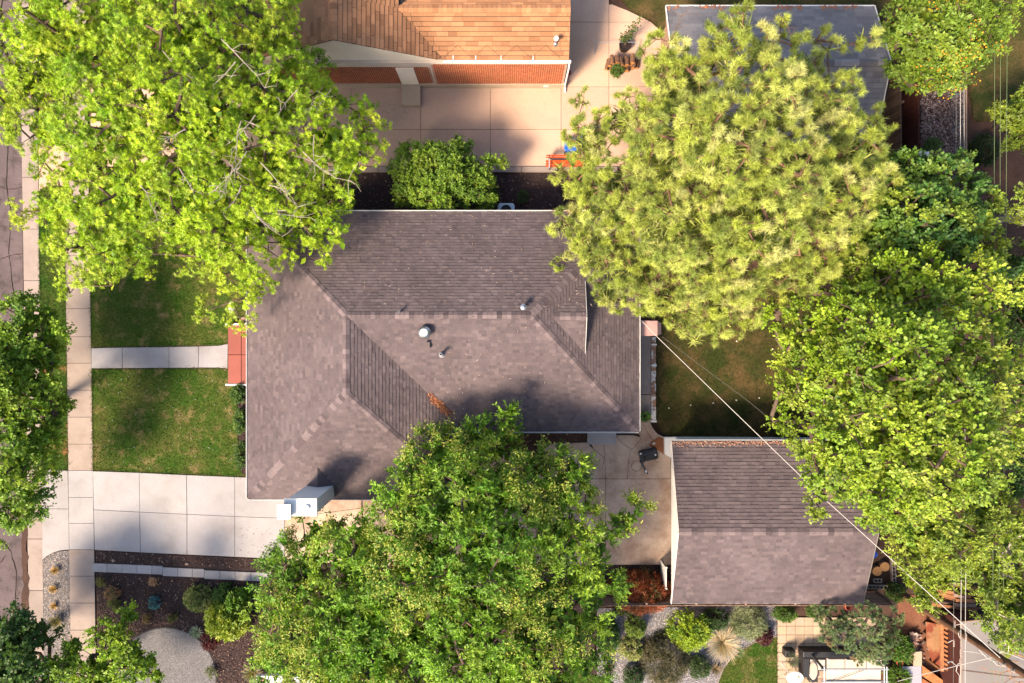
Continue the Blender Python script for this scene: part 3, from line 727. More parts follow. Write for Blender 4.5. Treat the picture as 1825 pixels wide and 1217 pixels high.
for k in range(900):
    x_ = 6.0 - abs(rr.gauss(0,1.6)) - .05; y_ = YT + rr.uniform(-.05,.12); z_ = EH + rr.uniform(.02,.09)
    if k % 5 == 0: y_ = YT - abs(rr.gauss(0,.5)); z_ = EH + (RH-EH)*(YT-y_)/(YT-RY) + .04
    a_ = rr.gauss(0,.7); l_ = rr.uniform(.05,.1); c_ = rr.choice([(.55,.22,.08),(.42,.16,.06),(.62,.3,.14)])
    d_ = Vector((math.cos(a_),math.sin(a_),rr.uniform(-.2,.2)))*l_; s_ = Vector((-math.sin(a_),math.cos(a_),.2))*.008; p = Vector((x_,y_,z_))
    lit.add([p-d_,p+s_,p+d_,p-s_],[(0,1,2,3)],c_)
for k in range(260):        # stray twigs and petals on the shingles
    x_ = rr.uniform(-7,4); y_ = rr.uniform(RY,YT); z_ = EH+(RH-EH)*(YT-y_)/(YT-RY)+.035
    if rr.random() < .4: y_ = rr.uniform(YB,RY); z_ = zr(y_)+.035; x_ = rr.uniform(-3,1.5)
    a_ = rr.uniform(0,6.28); l_ = rr.uniform(.015,.09); c_ = rr.choice([(.5,.3,.2),(.65,.5,.4),(.3,.16,.1)])
    d_ = Vector((math.cos(a_),math.sin(a_),0))*l_; s_ = Vector((-math.sin(a_),math.cos(a_),0))*.010; p = Vector((x_,y_,z_))
    lit.add([p-d_,p+s_,p+d_,p-s_],[(0,1,2,3)],c_)
lit.build('pine_straw', M['chip'], kind='stuff')
# red painted front stoop
st = thing('front_stoop', (*P(424,632)[:2],0), 'brick red painted concrete stoop with white end rails at the front walk', 'stoop')
x0,y1 = P(406.5,579.5,.32)[:2]; x1,y0 = P(447,684,.32)[:2]; xm = P(430,632,.32)[0]; ym = P(425,632,.32)[1]
for a,b,c_,d_ in ((x0,ym+.012,xm-.012,y1),(x0,y0,xm-.012,ym-.012),(xm+.012,ym+.012,x1,y1),(xm+.012,y0,x1,ym-.012)):
    mb = MB(); t = rnd.uniform(.94,1.06); mb.prism([(a,b),(c_,b),(c_,d_),(a,d_)],0,.32,col=(t,t,t),bevel=.008); mb.build('slab', M['red_paint'], st)
mb = MB(); mb.box(x0+.02,y0+.02,0,x1,y1-.02,.28); mb.build('slab_bed', M['joint'], st)
for yy in (y0-.05, y1+.05):
    mb = MB(); mb.box(x0-.12,yy-.045,0,x1,yy+.045,.36); mb.build('end_rail', M['white_paint'], st)

# rear porch with peeling parapet, awning and steps
pr = thing('rear_porch', (*P(1154,675)[:2],0), 'narrow raised rear porch with white peeling parapet along the lawn', 'porch')
x0 = P(1130,0,.42)[0]; xa = P(1160,0,.42)[0]; xb = P(1168.5,0,.42)[0]
for ya, yb in ((597,702.5),(703.5,751)):
    mb = MB(); mb.prism([(x0,P(0,yb,.42)[1]),(xa,P(0,yb,.42)[1]),(xa,P(0,ya,.42)[1]),(x0,P(0,ya,.42)[1])],0,.42,bevel=.008); mb.build('slab', M['concrete'], pr)
M['peeling'] = mat('peeling', (0.36,0.19,0.115), 0.8, 0.15, 2, 0.1, 20, stain=(0.78,0.72,0.66), sscale=3.2, sth=(0.49,0.53))
for ya, yb in ((600,614),(614.6,651),(651.6,700),(700.6,751)):
    mb = MB(); mb.prism([(xa+.01,P(0,yb,.5)[1]),(xb,P(0,yb,.5)[1]),(xb,P(0,ya,.5)[1]),(xa+.01,P(0,ya,.5)[1])],0,.50,bevel=.01); mb.build('parapet', M['peeling'], pr)
for yy in (614,651,751):
    mb = MB(); a = P(0,yy,.52)[1]; mb.box(xa-.0,a-.04,.3,xb+.03,a+.04,.53); mb.build('parapet_cap', M['white_paint'], pr)
aw = thing('awning', (XR-.4, P(0,586,2.3)[1], 2.3), 'faded pink awning over the rear door under the pine', 'awning')
y0, y1 = P(0,599,2.2)[1], P(0,571,2.4)[1]
ax0, ax1 = XR-.42, P(1179,0,2.1)[0]
mb = MB(); mb.add([(ax0,y0,2.62),(ax0,y1,2.62),(ax1-.25,y1-.02,2.35),(ax1-.25,y0+.02,2.35),(ax1,y1-.12,2.02),(ax1,y0+.12,2.02),(ax0,y0-.02,2.1),(ax0,y1+.02,2.1)],
  [(0,3,2,1),(3,5,4,2),(0,6,5,3),(1,2,4,7)]); mb.build('canopy', mat('awning_cloth',(0.62,0.36,0.32),.8,.1), aw)
mb = MB(); mb.tube([(ax0,y0,2.1),(ax1,y0+.12,2.0),(ax1,y1-.12,2.0),(ax0,y1,2.1)],.015,6); mb.build('frame', M['galv'], aw)

# ---------- garage, lower right
garage = thing('garage', (*P(1370,930)[:2],0), 'detached garage with plain two sided shingled roof beside the back lawn', 'garage')
gh, gr_ = 2.5, 3.9
gxl, gxr = P(1198,0,gh)[0], P(1536,0,gh)[0]
gyt, gyb = P(0,786,gh)[1], P(0,1075,gh)[1]; gyr = P(0,948,gr_)[1]
gxl2 = P(1209.5,0,gr_)[0]; gxr = P(1565,0,gr_)[0]*.5+gxr*.5; gxl = (gxl+gxl2)/2
mb = MB(); mb.prism([(gxl+.62,gyb+.3),(gxr-.3,gyb+.3),(gxr-.3,gyt-.3),(gxl+.62,gyt-.3)],-.1,gh-.05); mb.build('wall', M['white_paint'], garage)
mb = MB(); mb.add([(gxl,gyb,gh),(gxr,gyb,gh),(gxr,gyr,gr_),(gxl,gyr,gr_),(gxr,gyt,gh),(gxl,gyt,gh)],[(0,1,2,3),(3,2,4,5),(0,5,4,1)])
groof = mb.build('roof', M['roof_deck'], garage)
mb = MB(); 
for x_, s_ in ((gxl-.012,-1),(gxr+.012,1)): mb.add([(x_,gyb,gh-.04),(x_,gyt,gh-.04),(x_,gyr,gr_+.01)],[(0,1,2) if s_>0 else (2,1,0)])
mb.build('gable_wall', M['white_paint'], garage)
mb = MB()
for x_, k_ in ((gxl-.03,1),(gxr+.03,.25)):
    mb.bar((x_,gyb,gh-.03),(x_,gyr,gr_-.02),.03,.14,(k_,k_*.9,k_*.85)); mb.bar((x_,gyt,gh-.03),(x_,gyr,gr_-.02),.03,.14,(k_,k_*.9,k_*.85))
mb.bar((gxl,gyb-.012,gh-.07),(gxr,gyb-.012,gh-.07),.025,.14); mb.build('fascia', M['white_paint'], garage)
gutter(garage,(gxl,gyt),(gxr,gyt),(0,1),gh,wdt=.06)
rg_ = Roof(groof, M['shingle'], 0.165, [0.15,0.21,0.27,0.34], [0.016,0.020,0.028], PAL, 17)
rg_.face([(gxl,gyb,gh),(gxr,gyb,gh),(gxr,gyr,gr_),(gxl,gyr,gr_)],(gxl,gyb,gh),(gxr,gyb,gh))
rg_.face([(gxl,gyt,gh),(gxr,gyt,gh),(gxr,gyr,gr_),(gxl,gyr,gr_)],(gxl,gyt,gh),(gxr,gyt,gh)); rg_.done(300)
hipcaps(groof,(gxl,gyr,gr_),(gxr,gyr,gr_),(gxl,gyb,gh),(gxl,gyt,gh),M['shingle'],CAPP,12,step=.28)
mb = MB(); mb.box(gxl+.57,gyb+3.2,0,gxl+.615,gyb+6.0,2.2); gd = mb.build('door', M['white_paint'], garage)
for k in range(3):
    mb = MB(); mb.box(gxl+.545,gyb+3.25,.08+.7*k,gxl+.567,gyb+5.95,.72+.7*k); mb.build('panel', M['white_paint'], gd)
lit = MB()
for k in range(700):
    x_ = rr.uniform(gxl,gxr); y_ = gyt - abs(rr.gauss(0,.09)); z_ = gh + .45*(gyt-y_) + rr.uniform(.03,.08)
    a_ = rr.gauss(0,.9); l_ = rr.uniform(.03,.07); c_ = rr.choice([(.42,.2,.13),(.3,.14,.1),(.5,.3,.2)])
    d_ = Vector((math.cos(a_),math.sin(a_),rr.uniform(-.3,.3)))*l_; s_ = Vector((-math.sin(a_),math.cos(a_),.2))*.02; p = Vector((x_,y_,z_))
    lit.add([p-d_,p+s_,p+d_,p-s_],[(0,1,2,3)],c_)
lit.build('leaf_litter', M['chip'], kind='stuff')

# ---------- neighbour's house, top
nb = thing('brick_house', (-3.5, 15.5, 0), 'red brick house with orange tan shingled roof above the pink driveway', 'house')
NY = 12.95; nxr = P(1003,155)[0]; ne, nr_ = 3.0, 3.95
NR = [(1.0,1.0,1.0)]*4 + [(1.1,1.08,1.05)]*4 + [(0.9,0.88,0.86)]*3 + [(1.2,1.2,1.2)]*2 + [(0.8,0.78,0.76)]
yr = 15.05; ye = P(0,107,ne)[1]; yb2 = yr + 2.6
gx0_, gxr_, gxe = P(594,0,5.2)[0], P(779,0,3.2)[0], None
gR = 5.2; gE = 3.15; gL = 2*gx0_ - gxr_
gy_ = 13.12
nwall = [(gL+.3,gy_-.15),(gxr_-.35,gy_-.15),(gxr_-.35,NY),(nxr,NY),(nxr,yb2-.2),(gxr_-.2,yb2-.2),(gxr_-.2,26),(gL+.3,26)]
mb = MB(); mb.prism(nwall,-.1,3.0); mb.build('wall', M['mortar'], nb)
mb = MB(); mb.prism([(gL+.25,gy_-.22),(gxr_-.30,gy_-.22),(gxr_-.30,NY-.07),(nxr+.05,NY-.07),(nxr+.05,NY+2),(gL+.25,NY+2)],-.1,.52); mb.build('foundation', M['concrete_tan2'], nb)
# brick facing: each brick proud of the mortar
bk = MB(); rb = random.Random(2)
def brick_wall(x0, x1, y, z0, z1, hole=None):
    z = z0; row = 0
    while z + .062 <= z1:
        x = x0 + (0.105 if row % 2 else 0)
        while x + .2 <= x1:
            if not (hole and hole[0] < x+.1 < hole[1] and hole[2] < z < hole[3]):
                t = rb.uniform(.78,1.2)
                X0, X1, Z0, Z1, Y0 = x, x+.185, z, z+.054, y-.012
                bk.add([(X0,Y0,Z0),(X1,Y0,Z0),(X1,Y0,Z1),(X0,Y0,Z1),(X0,y,Z0),(X1,y,Z0),(X1,y,Z1),(X0,y,Z1)],[(0,1,2,3),(3,2,6,7),(1,0,4,5),(0,3,7,4),(2,1,5,6)],(t,t*rb.uniform(.85,1.1),t))
            x += .21
        z += .075; row += 1
brick_wall(gxr_-.34, nxr, NY, .54, 2.98); brick_wall(gL+.3, gxr_-.36, gy_-.15, .54, 2.62)
bk.build('brickwork', M['brick'], nb, kind='stuff')
mb = MB(); x_ = P(672,0)[0]; mb.box(gxr_-2.1,NY-1.05,0,gxr_-1.15,gy_-.222,.42); mb.build('step', M['concrete_tan2'], nb)
mb = MB(); mb.box(gxr_-2.05,gy_-.20,.43,gxr_-1.2,gy_-.153,2.5); mb.build('door', M['cream'], nb)
mb = MB(); mb.box(gxr_+5.05,NY-.09,.3,gxr_+5.3,NY-.071,.42); mb.build('wall_vent', M['white_paint'], nb)
mb = MB(); mb.add([(gL,gy_,gE-.55),(gxr_,gy_,gE-.55),(gxr_,gy_,gE-.02),(gx0_,gy_,gR-.02),(gL,gy_,gE-.02)],[(0,1,2,3,4)]); mb.build('gable_wall', M['cream'], nb)
sf = (gR-gE)/(gxr_-gx0_)
ms = (nr_-ne)/(yr-ye)
# wing roof (ridge up the picture) and the rear part (ridge across)
zx = lambda x: gR - sf*abs(x-gx0_)
vb = (gx0_+(gR-ne)/sf, ye, ne)                                # foot of the valley
vt = (gx0_+(gR-nr_)/sf, yr, nr_)
E0 = (gxr_,gy_-.05,gE); Rg0 = (gx0_,gy_-.05,gR)
faces = [([Rg0,E0,vb,vt,(vt[0],26,nr_),(gx0_,26,gR)],E0,(gxr_,26,gE)), ([Rg0,(gx0_,26,gR),(gL,26,gE),(gL,gy_-.05,gE)],(gL,gy_-.05,gE),(gL,26,gE))]
mb = MB()
deck(mb,[(gL,gy_-.05,gE-.03),(gx0_,gy_-.05,gR-.03),(gx0_,26,gR-.03),(gL,26,gE-.03)]); deck(mb,[(gxr_,gy_-.05,gE-.03),(gx0_,gy_-.05,gR-.03),(gx0_,26,gR-.03),(gxr_,26,gE-.03)])
deck(mb,[vb,(nxr+.06,ye,ne),(nxr+.06,yr,nr_),vt]); deck(mb,[vt,(nxr+.06,yr,nr_),(nxr+.06,yb2,ne),(vb[0],yb2,ne)])
nroof = mb.build('roof', M['roof_deck'], nb)
rn = Roof(nroof, M['shingle_tan'], 0.205, [0.42,0.52,0.60], [0.028,0.034], NR, 27, gap=.012, cover=.90)
hfac = lambda y: gE
rn.face([Rg0,E0,vb,vt,(gx0_,yr,gR)],E0,(gxr_,yr,gE)); rn.face([(gx0_,yr,gR),vt,(vt[0],19,nr_),(gx0_,19,gR)],(vt[0],yr,nr_),(vt[0],19,nr_))
rn.face([Rg0,(gx0_,19,gR),(gL,19,gE),(gL,gy_-.05,gE)],(gL,gy_-.05,gE),(gL,19,gE))
rn.face([vb,(nxr+.06,ye,ne),(nxr+.06,yr,nr_),vt],vb,(nxr+.06,ye,ne)); rn.face([vt,(nxr+.06,yr,nr_),(nxr+.06,yb2,ne),(vb[0],yb2,ne)],(vb[0],yb2,ne),(nxr+.06,yb2,ne))
rn.done(300)
hipcaps(nroof,(nxr+.06,yr,nr_),vt,(nxr,ye,ne),(nxr,yb2,ne),M['shingle_tan'],NR,31,step=.22,half=.19,thick=.03,lift=.04)
hipcaps(nroof,Rg0,(gx0_,19,gR),(gxr_,gy_-.05,gE),(gL,gy_-.05,gE),M['shingle_tan'],NR,32,step=.26,half=.19,thick=.03,lift=.04)
mb = MB(); mb.bar((vb[0]-.05,ye-.06,ne-.05),(nxr+.16,ye-.06,ne-.05),.12,.11); mb.build('gutter', M['white_paint'], nb)
mb = MB(); mb.tube([(nxr+.1,ye-.04,ne-.08),(nxr+.1,NY-.02,ne-.5),(nxr+.08,NY-.05,.25),(nxr+.1,NY-.3,.12)],.045,8); mb.build('downspout', M['white_paint'], nb)
for px in (808,848,893,950):
    mb = MB(); x_ = P(px,0,3)[0]; mb.box(x_-.02,ye-.02,ne+.03,x_+.02,ye+.17,ne+.1); mb.build('gutter_strap', M['white_paint'], nb)
mb = MB(); pts = []
for k in range(9):
    x_ = P(790+k*26,0,3.1)[0]; y_ = ye + (.06 if k % 2 == 0 else .55); pts.append((x_,y_,ne+ms*(y_-ye)+.07))
mb.tube(pts,.006,4,(2.2,1.5,1.2)); mb.build('heat_cable', M['dark_metal'], nb)
x_, y_ = P(991,72,3.6)[:2]; z_ = ne+ms*(y_-ye)
mb = MB(); mb.lathe([(.15,-.05),(.09,.06),(.06,.08),(.06,.42)],(x_,y_,z_),16,cap=False); mb.build('pipe_flashing', M['metal'], nb)
mb = MB(); mb.lathe([(.06,.43),(.10,.43),(.115,.48),(.10,.54),(0,.56)],(x_,y_,z_),16,cap=False); mb.build('vent_cap', M['white_paint'], nb)
# little white entry canopy seen through the maple
cn = thing('entry_canopy', (*P(535,65,2.6)[:2],0), 'small white flat canopy beside the brick house, half hidden by maple leaves', 'canopy')
cx_, cy_ = P(525,62,2.6)[:2]
mb = MB(); mb.box(cx_-.9,cy_-.6,2.5,cx_+.55,cy_+.5,2.62); mb.build('canopy_roof', M['white_paint'], cn)
for dx in (-.8,.45):
    mb = MB(); mb.box(cx_+dx-.05,cy_-.5,0,cx_+dx+.05,cy_-.4,2.5); mb.build('post', M['white_paint'], cn)

# ---------- neighbour's shed, upper right
sh = thing('shed', (*P(1400,110)[:2],0), 'grey shingled outbuilding with white eave trim behind the pine', 'shed')
sxl, sxr = P(1187,0,2.5)[0], 17.13; syt, syr, syb = P(0,11,2.5)[1], P(0,111,3.9)[1], 9.3
mb = MB(); mb.prism([(sxl+.3,syb+.3),(sxr-.35,syb+.3),(sxr-.35,syt-.3),(sxl+.3,syt-.3)],-.1,2.45); mb.build('wall', M['stucco'], sh)
mb = MB(); mb.add([(sxl,syb,2.5),(sxr,syb,2.5),(sxr,syr,3.9),(sxl,syr,3.9),(sxr,syt,2.5),(sxl,syt,2.5)],[(0,1,2,3),(3,2,4,5),(0,5,4,1)])
sroof = mb.build('roof', M['roof_deck'], sh)
mb = MB()
for x_ in (sxl-.005,sxr+.005): mb.add([(x_,syb,2.48),(x_,syt,2.48),(x_,syr,3.9)],[(0,1,2)])
mb.build('gable_wall', M['stucco'], sh)
mb = MB(); mb.bar((sxl,syt+.02,2.46),(sxr,syt+.02,2.46),.06,.14)
for x_ in (sxl-.02,sxr+.02): mb.bar((x_,syt,2.5),(x_,syr,3.9),.03,.12); mb.bar((x_,syb,2.5),(x_,syr,3.9),.03,.12)
mb.build('fascia', M['white_paint'], sh)
rs = Roof(sroof, M['shingle_grey'], 0.23, [0.30,0.42,0.5], [0.010,0.014,0.018], PAL, 37)
rs.face([(sxl,syb,2.5),(sxr,syb,2.5),(sxr,syr,3.9),(sxl,syr,3.9)],(sxl,syb,2.5),(sxr,syb,2.5))
rs.face([(sxl,syt,2.5),(sxr,syt,2.5),(sxr,syr,3.9),(sxl,syr,3.9)],(sxl,syt,2.5),(sxr,syt,2.5)); rs.done(300)
hipcaps(sroof,(sxl,syr,3.9),(sxr,syr,3.9),(sxl,syb,2.5),(sxl,syt,2.5),M['shingle_grey'],CAPP,14,step=.28)
lit = MB()
for k in range(260):
    x_ = rr.uniform(sxl,sxr); y_ = syt - abs(rr.gauss(0,.12)); z_ = 2.5 + .43*(syt-y_) + rr.uniform(.03,.08)
    if math.sin(x_*2.1)+math.sin(x_*.9+1) < .2: continue
    a_ = rr.uniform(0,6.28); l_ = rr.uniform(.05,.1); c_ = rr.choice([(.5,.2,.08),(.4,.15,.08)])
    d_ = Vector((math.cos(a_),math.sin(a_),rr.uniform(-.3,.3)))*l_; s_ = Vector((-math.sin(a_),math.cos(a_),.2))*.03; p = Vector((x_,y_,z_))
    lit.add([p-d_,p+s_,p+d_,p-s_],[(0,1,2,3)],c_)
lit.build('leaf_litter', M['chip'], kind='stuff')
# ------------------------------------------------------------------ foliage
UP = np.array([0, 0, 1.0])
def leaves(name, p, d, n, L, W, col, m, parent, style='diamond', kind=None):
    """one leaf per row: base p, axis d, face normal n, length L, width W, colour"""
    N = len(p); d = nrm(d); s = nrm(np.cross(d, n)); u = nrm(np.cross(s, d)); L = L[:, None]; W = W[:, None]
    if style == 'diamond':
        mid = p + d*L*0.45
        v = np.stack([p, mid + s*W*.5 + u*W*.16, p + d*L, mid - s*W*.5 + u*W*.16], 1)
        t = np.array([[0,1,2],[0,2,3]])
    elif style == 'star':
        a, b, c = p + d*L - u*L*.10, p + d*L*.55 + s*W*.62 - u*L*.08, p + d*L*.55 - s*W*.62 - u*L*.08
        e, f = p + d*L*.36 + s*W*.17, p + d*L*.36 - s*W*.17
        v = np.stack([p, e, f, a, b, c], 1); t = np.array([[0,3,2],[0,4,1],[0,2,5]])
    elif style == 'needle':
        v = np.stack([p - s*W*.5, p + s*W*.5, p + d*L], 1); t = np.array([[0,1,2]])
    elif style == 'round':
        v = np.stack([p, p + d*L*.38 + s*W*.5, p + d*L*.95 + s*W*.26, p + d*L, p + d*L*.95 - s*W*.26, p + d*L*.38 - s*W*.5], 1)
        v[:, 2] += u*W*.12; v[:, 4] += u*W*.12
        t = np.array([[0,1,2],[0,2,4],[0,4,5]])
    k = v.shape[1]
    tris = (np.arange(N)[:, None, None]*k + t[None]).reshape(-1, 3)
    return tri_mesh(name, v.reshape(-1, 3), tris, np.repeat(col, k, 0), m, parent, kind)

def pick(pal, n, rg):
    w = np.array([q[1] for q in pal], float); w /= w.sum()
    return np.array([q[0] for q in pal])[rg.choice(len(pal), n, p=w)]

def segs_mesh(name, a, b, ra, rb, m, parent, sides=5, col=None, kind=None):
    """tapered limbs: one frustum per segment"""
    N = len(a); d = nrm(b - a); ref = np.where(np.abs(d[:, 2:3]) < .9, UP, np.array([1.0,0,0]))
    x = nrm(np.cross(d, ref)); y = np.cross(d, x)
    t = np.arange(sides)*2*np.pi/sides; c, s_ = np.cos(t)[None,:,None], np.sin(t)[None,:,None]
    r1 = a[:,None] + (x[:,None]*c + y[:,None]*s_)*ra[:,None,None]; r2 = b[:,None] + d[:,None]*rb[:,None,None]*.4 + (x[:,None]*c + y[:,None]*s_)*rb[:,None,None]
    v = np.concatenate([r1, r2], 1).reshape(-1, 3)
    f = []
    for k in range(sides): f += [[k, sides+k, sides+(k+1)%sides], [k, sides+(k+1)%sides, (k+1)%sides]]
    tri = (np.arange(N)[:,None,None]*2*sides + np.array(f)[None]).reshape(-1, 3)
    cc = np.ones((len(v), 3)) if col is None else np.repeat(np.repeat(col, 1, 0), 2*sides, 0)
    return tri_mesh(name, v, tri, cc, m, parent, 'stuff' if name in ('twigs','dead_branches','shoots','stems') else kind, True)

def sample_clumps(lobes, n, rg, mind, zmin=-.35, shell=(.62, 1.0), flat=.75, shr=16, dh=0.0, sq=1.0):
    lobes = [(l[0], l[1], 4.5+(l[2]-4.5)*sq, l[3]) for l in lobes]
    lobes = [(l[0], l[1], max(2.0, l[2]+dh) + (rg.uniform(-1.0,.5) if l[3] > 40 else rg.uniform(-.3,.2)), max(l[3]*.5, l[3]*.95-shr)) for l in lobes]
    c = np.array([P(l[0], l[1], l[2]) for l in lobes]); r = np.array([l[3]*(H-l[2])/1216.7 for l in lobes])
    w = r**2; w = w/w.sum(); tips = np.empty((0,3)); own = []
    tries = 0; pts = []
    while len(pts) < n and tries < n*30:
        tries += 1
        i = rg.choice(len(r), p=w); z = rg.uniform(zmin, 1); a = rg.uniform(0, 2*np.pi); q = math.sqrt(1-z*z)
        k = rg.uniform(*shell)**.6
        p = c[i] + np.array([q*math.cos(a), q*math.sin(a), z*flat])*r[i]*k
        if len(pts) and np.min(np.sum((np.array(pts) - p)**2, 1)) < mind*mind: continue
        pts.append(p); own.append(i)
    return np.array(pts), np.array(own), c, r

def sample_tips(lobes, n, rg, mind, zmin=-.35, shell=(.62, 1.0), flat=.75, k=5, rc=.42, **kw):
    """n tips in dome shaped clumps of k, the clumps about rc metres in radius; also each tip's direction off its clump"""
    cc, own, c, r = sample_clumps(lobes, max(4, n//k), rg, mind, zmin, shell, flat, **kw)
    D = nrm(cc - c[own] + UP*r[own][:,None]*.25)
    T = np.repeat(cc, k, 0); O = np.repeat(own, k); DD = np.repeat(D, k, 0)
    v = nrm(rg.normal(0, 1, (len(T),3)) + DD*.75); s_ = np.repeat(rg.uniform(.7,1.3,len(cc)), k)
    T = T + v*(rc*s_*rg.uniform(.55,1.0,len(T)))[:,None]*np.array([1,1,.75])
    CI = np.repeat(np.arange(len(cc)), k)
    return T, O, c, r, nrm(v + DD*.45), CI
def skeleton(base, mid, c, r, tips, own, rg):
    """trunk -> limbs to each lobe -> twigs to each tip; returns nodes, parents"""
    base = np.array(base, float); mid = np.array(mid, float)
    nodes = [base]; par = [-1]
    for k in range(1, 7):
        t = k/6; p = base + (mid-base)*t + np.array([rg.normal(0,.06), rg.normal(0,.06), 0])*(k < 6)
        nodes.append(p); par.append(len(nodes)-2)
    trunk_n = len(nodes)
    order = np.argsort(np.linalg.norm(c - mid, axis=1)); cen = {}
    for i in order:
        tgt = c[i] - np.array([0,0,r[i]*.25])
        A = np.array(nodes); dd = np.linalg.norm(A - tgt, axis=1) + np.maximum(0, A[:,2] - tgt[2] + .5)*1.5
        dd[:max(1, trunk_n-4)] += 50
        j = int(np.argmin(dd)); L = np.linalg.norm(tgt - nodes[j]); n = max(1, int(L/.8)); prev = j; p0 = nodes[j].copy()
        for k in range(1, n+1):
            t = k/n; p = p0 + (tgt-p0)*t + (rg.normal(0, .07*L**.5, 3) if k < n else 0) + np.array([0,0,-.12*L*math.sin(math.pi*t)*.6])
            nodes.append(p); par.append(prev); prev = len(nodes)-1
        cen[i] = prev
    dist = np.linalg.norm(tips - c[own], axis=1)/r[own]
    tn = np.full(len(tips), -1)
    for q in np.argsort(dist):
        A = np.array(nodes); dd = np.linalg.norm(A - tips[q], axis=1); dd[:trunk_n-2] += 20
        j = int(np.argmin(dd)); L = dd[j]; prev = j
        if L > .7:
            p = (nodes[j] + tips[q])/2 + rg.normal(0, .06*L, 3); nodes.append(p); par.append(prev); prev = len(nodes)-1
        nodes.append(tips[q]); par.append(prev); tn[q] = len(nodes)-1
    nodes = np.array(nodes); par = np.array(par)
    cnt = np.zeros(len(nodes)); cnt[tn] = 1
    for k in range(len(nodes)-1, 0, -1): cnt[par[k]] += cnt[k]
    return nodes, par, np.maximum(cnt, 1), trunk_n, tn

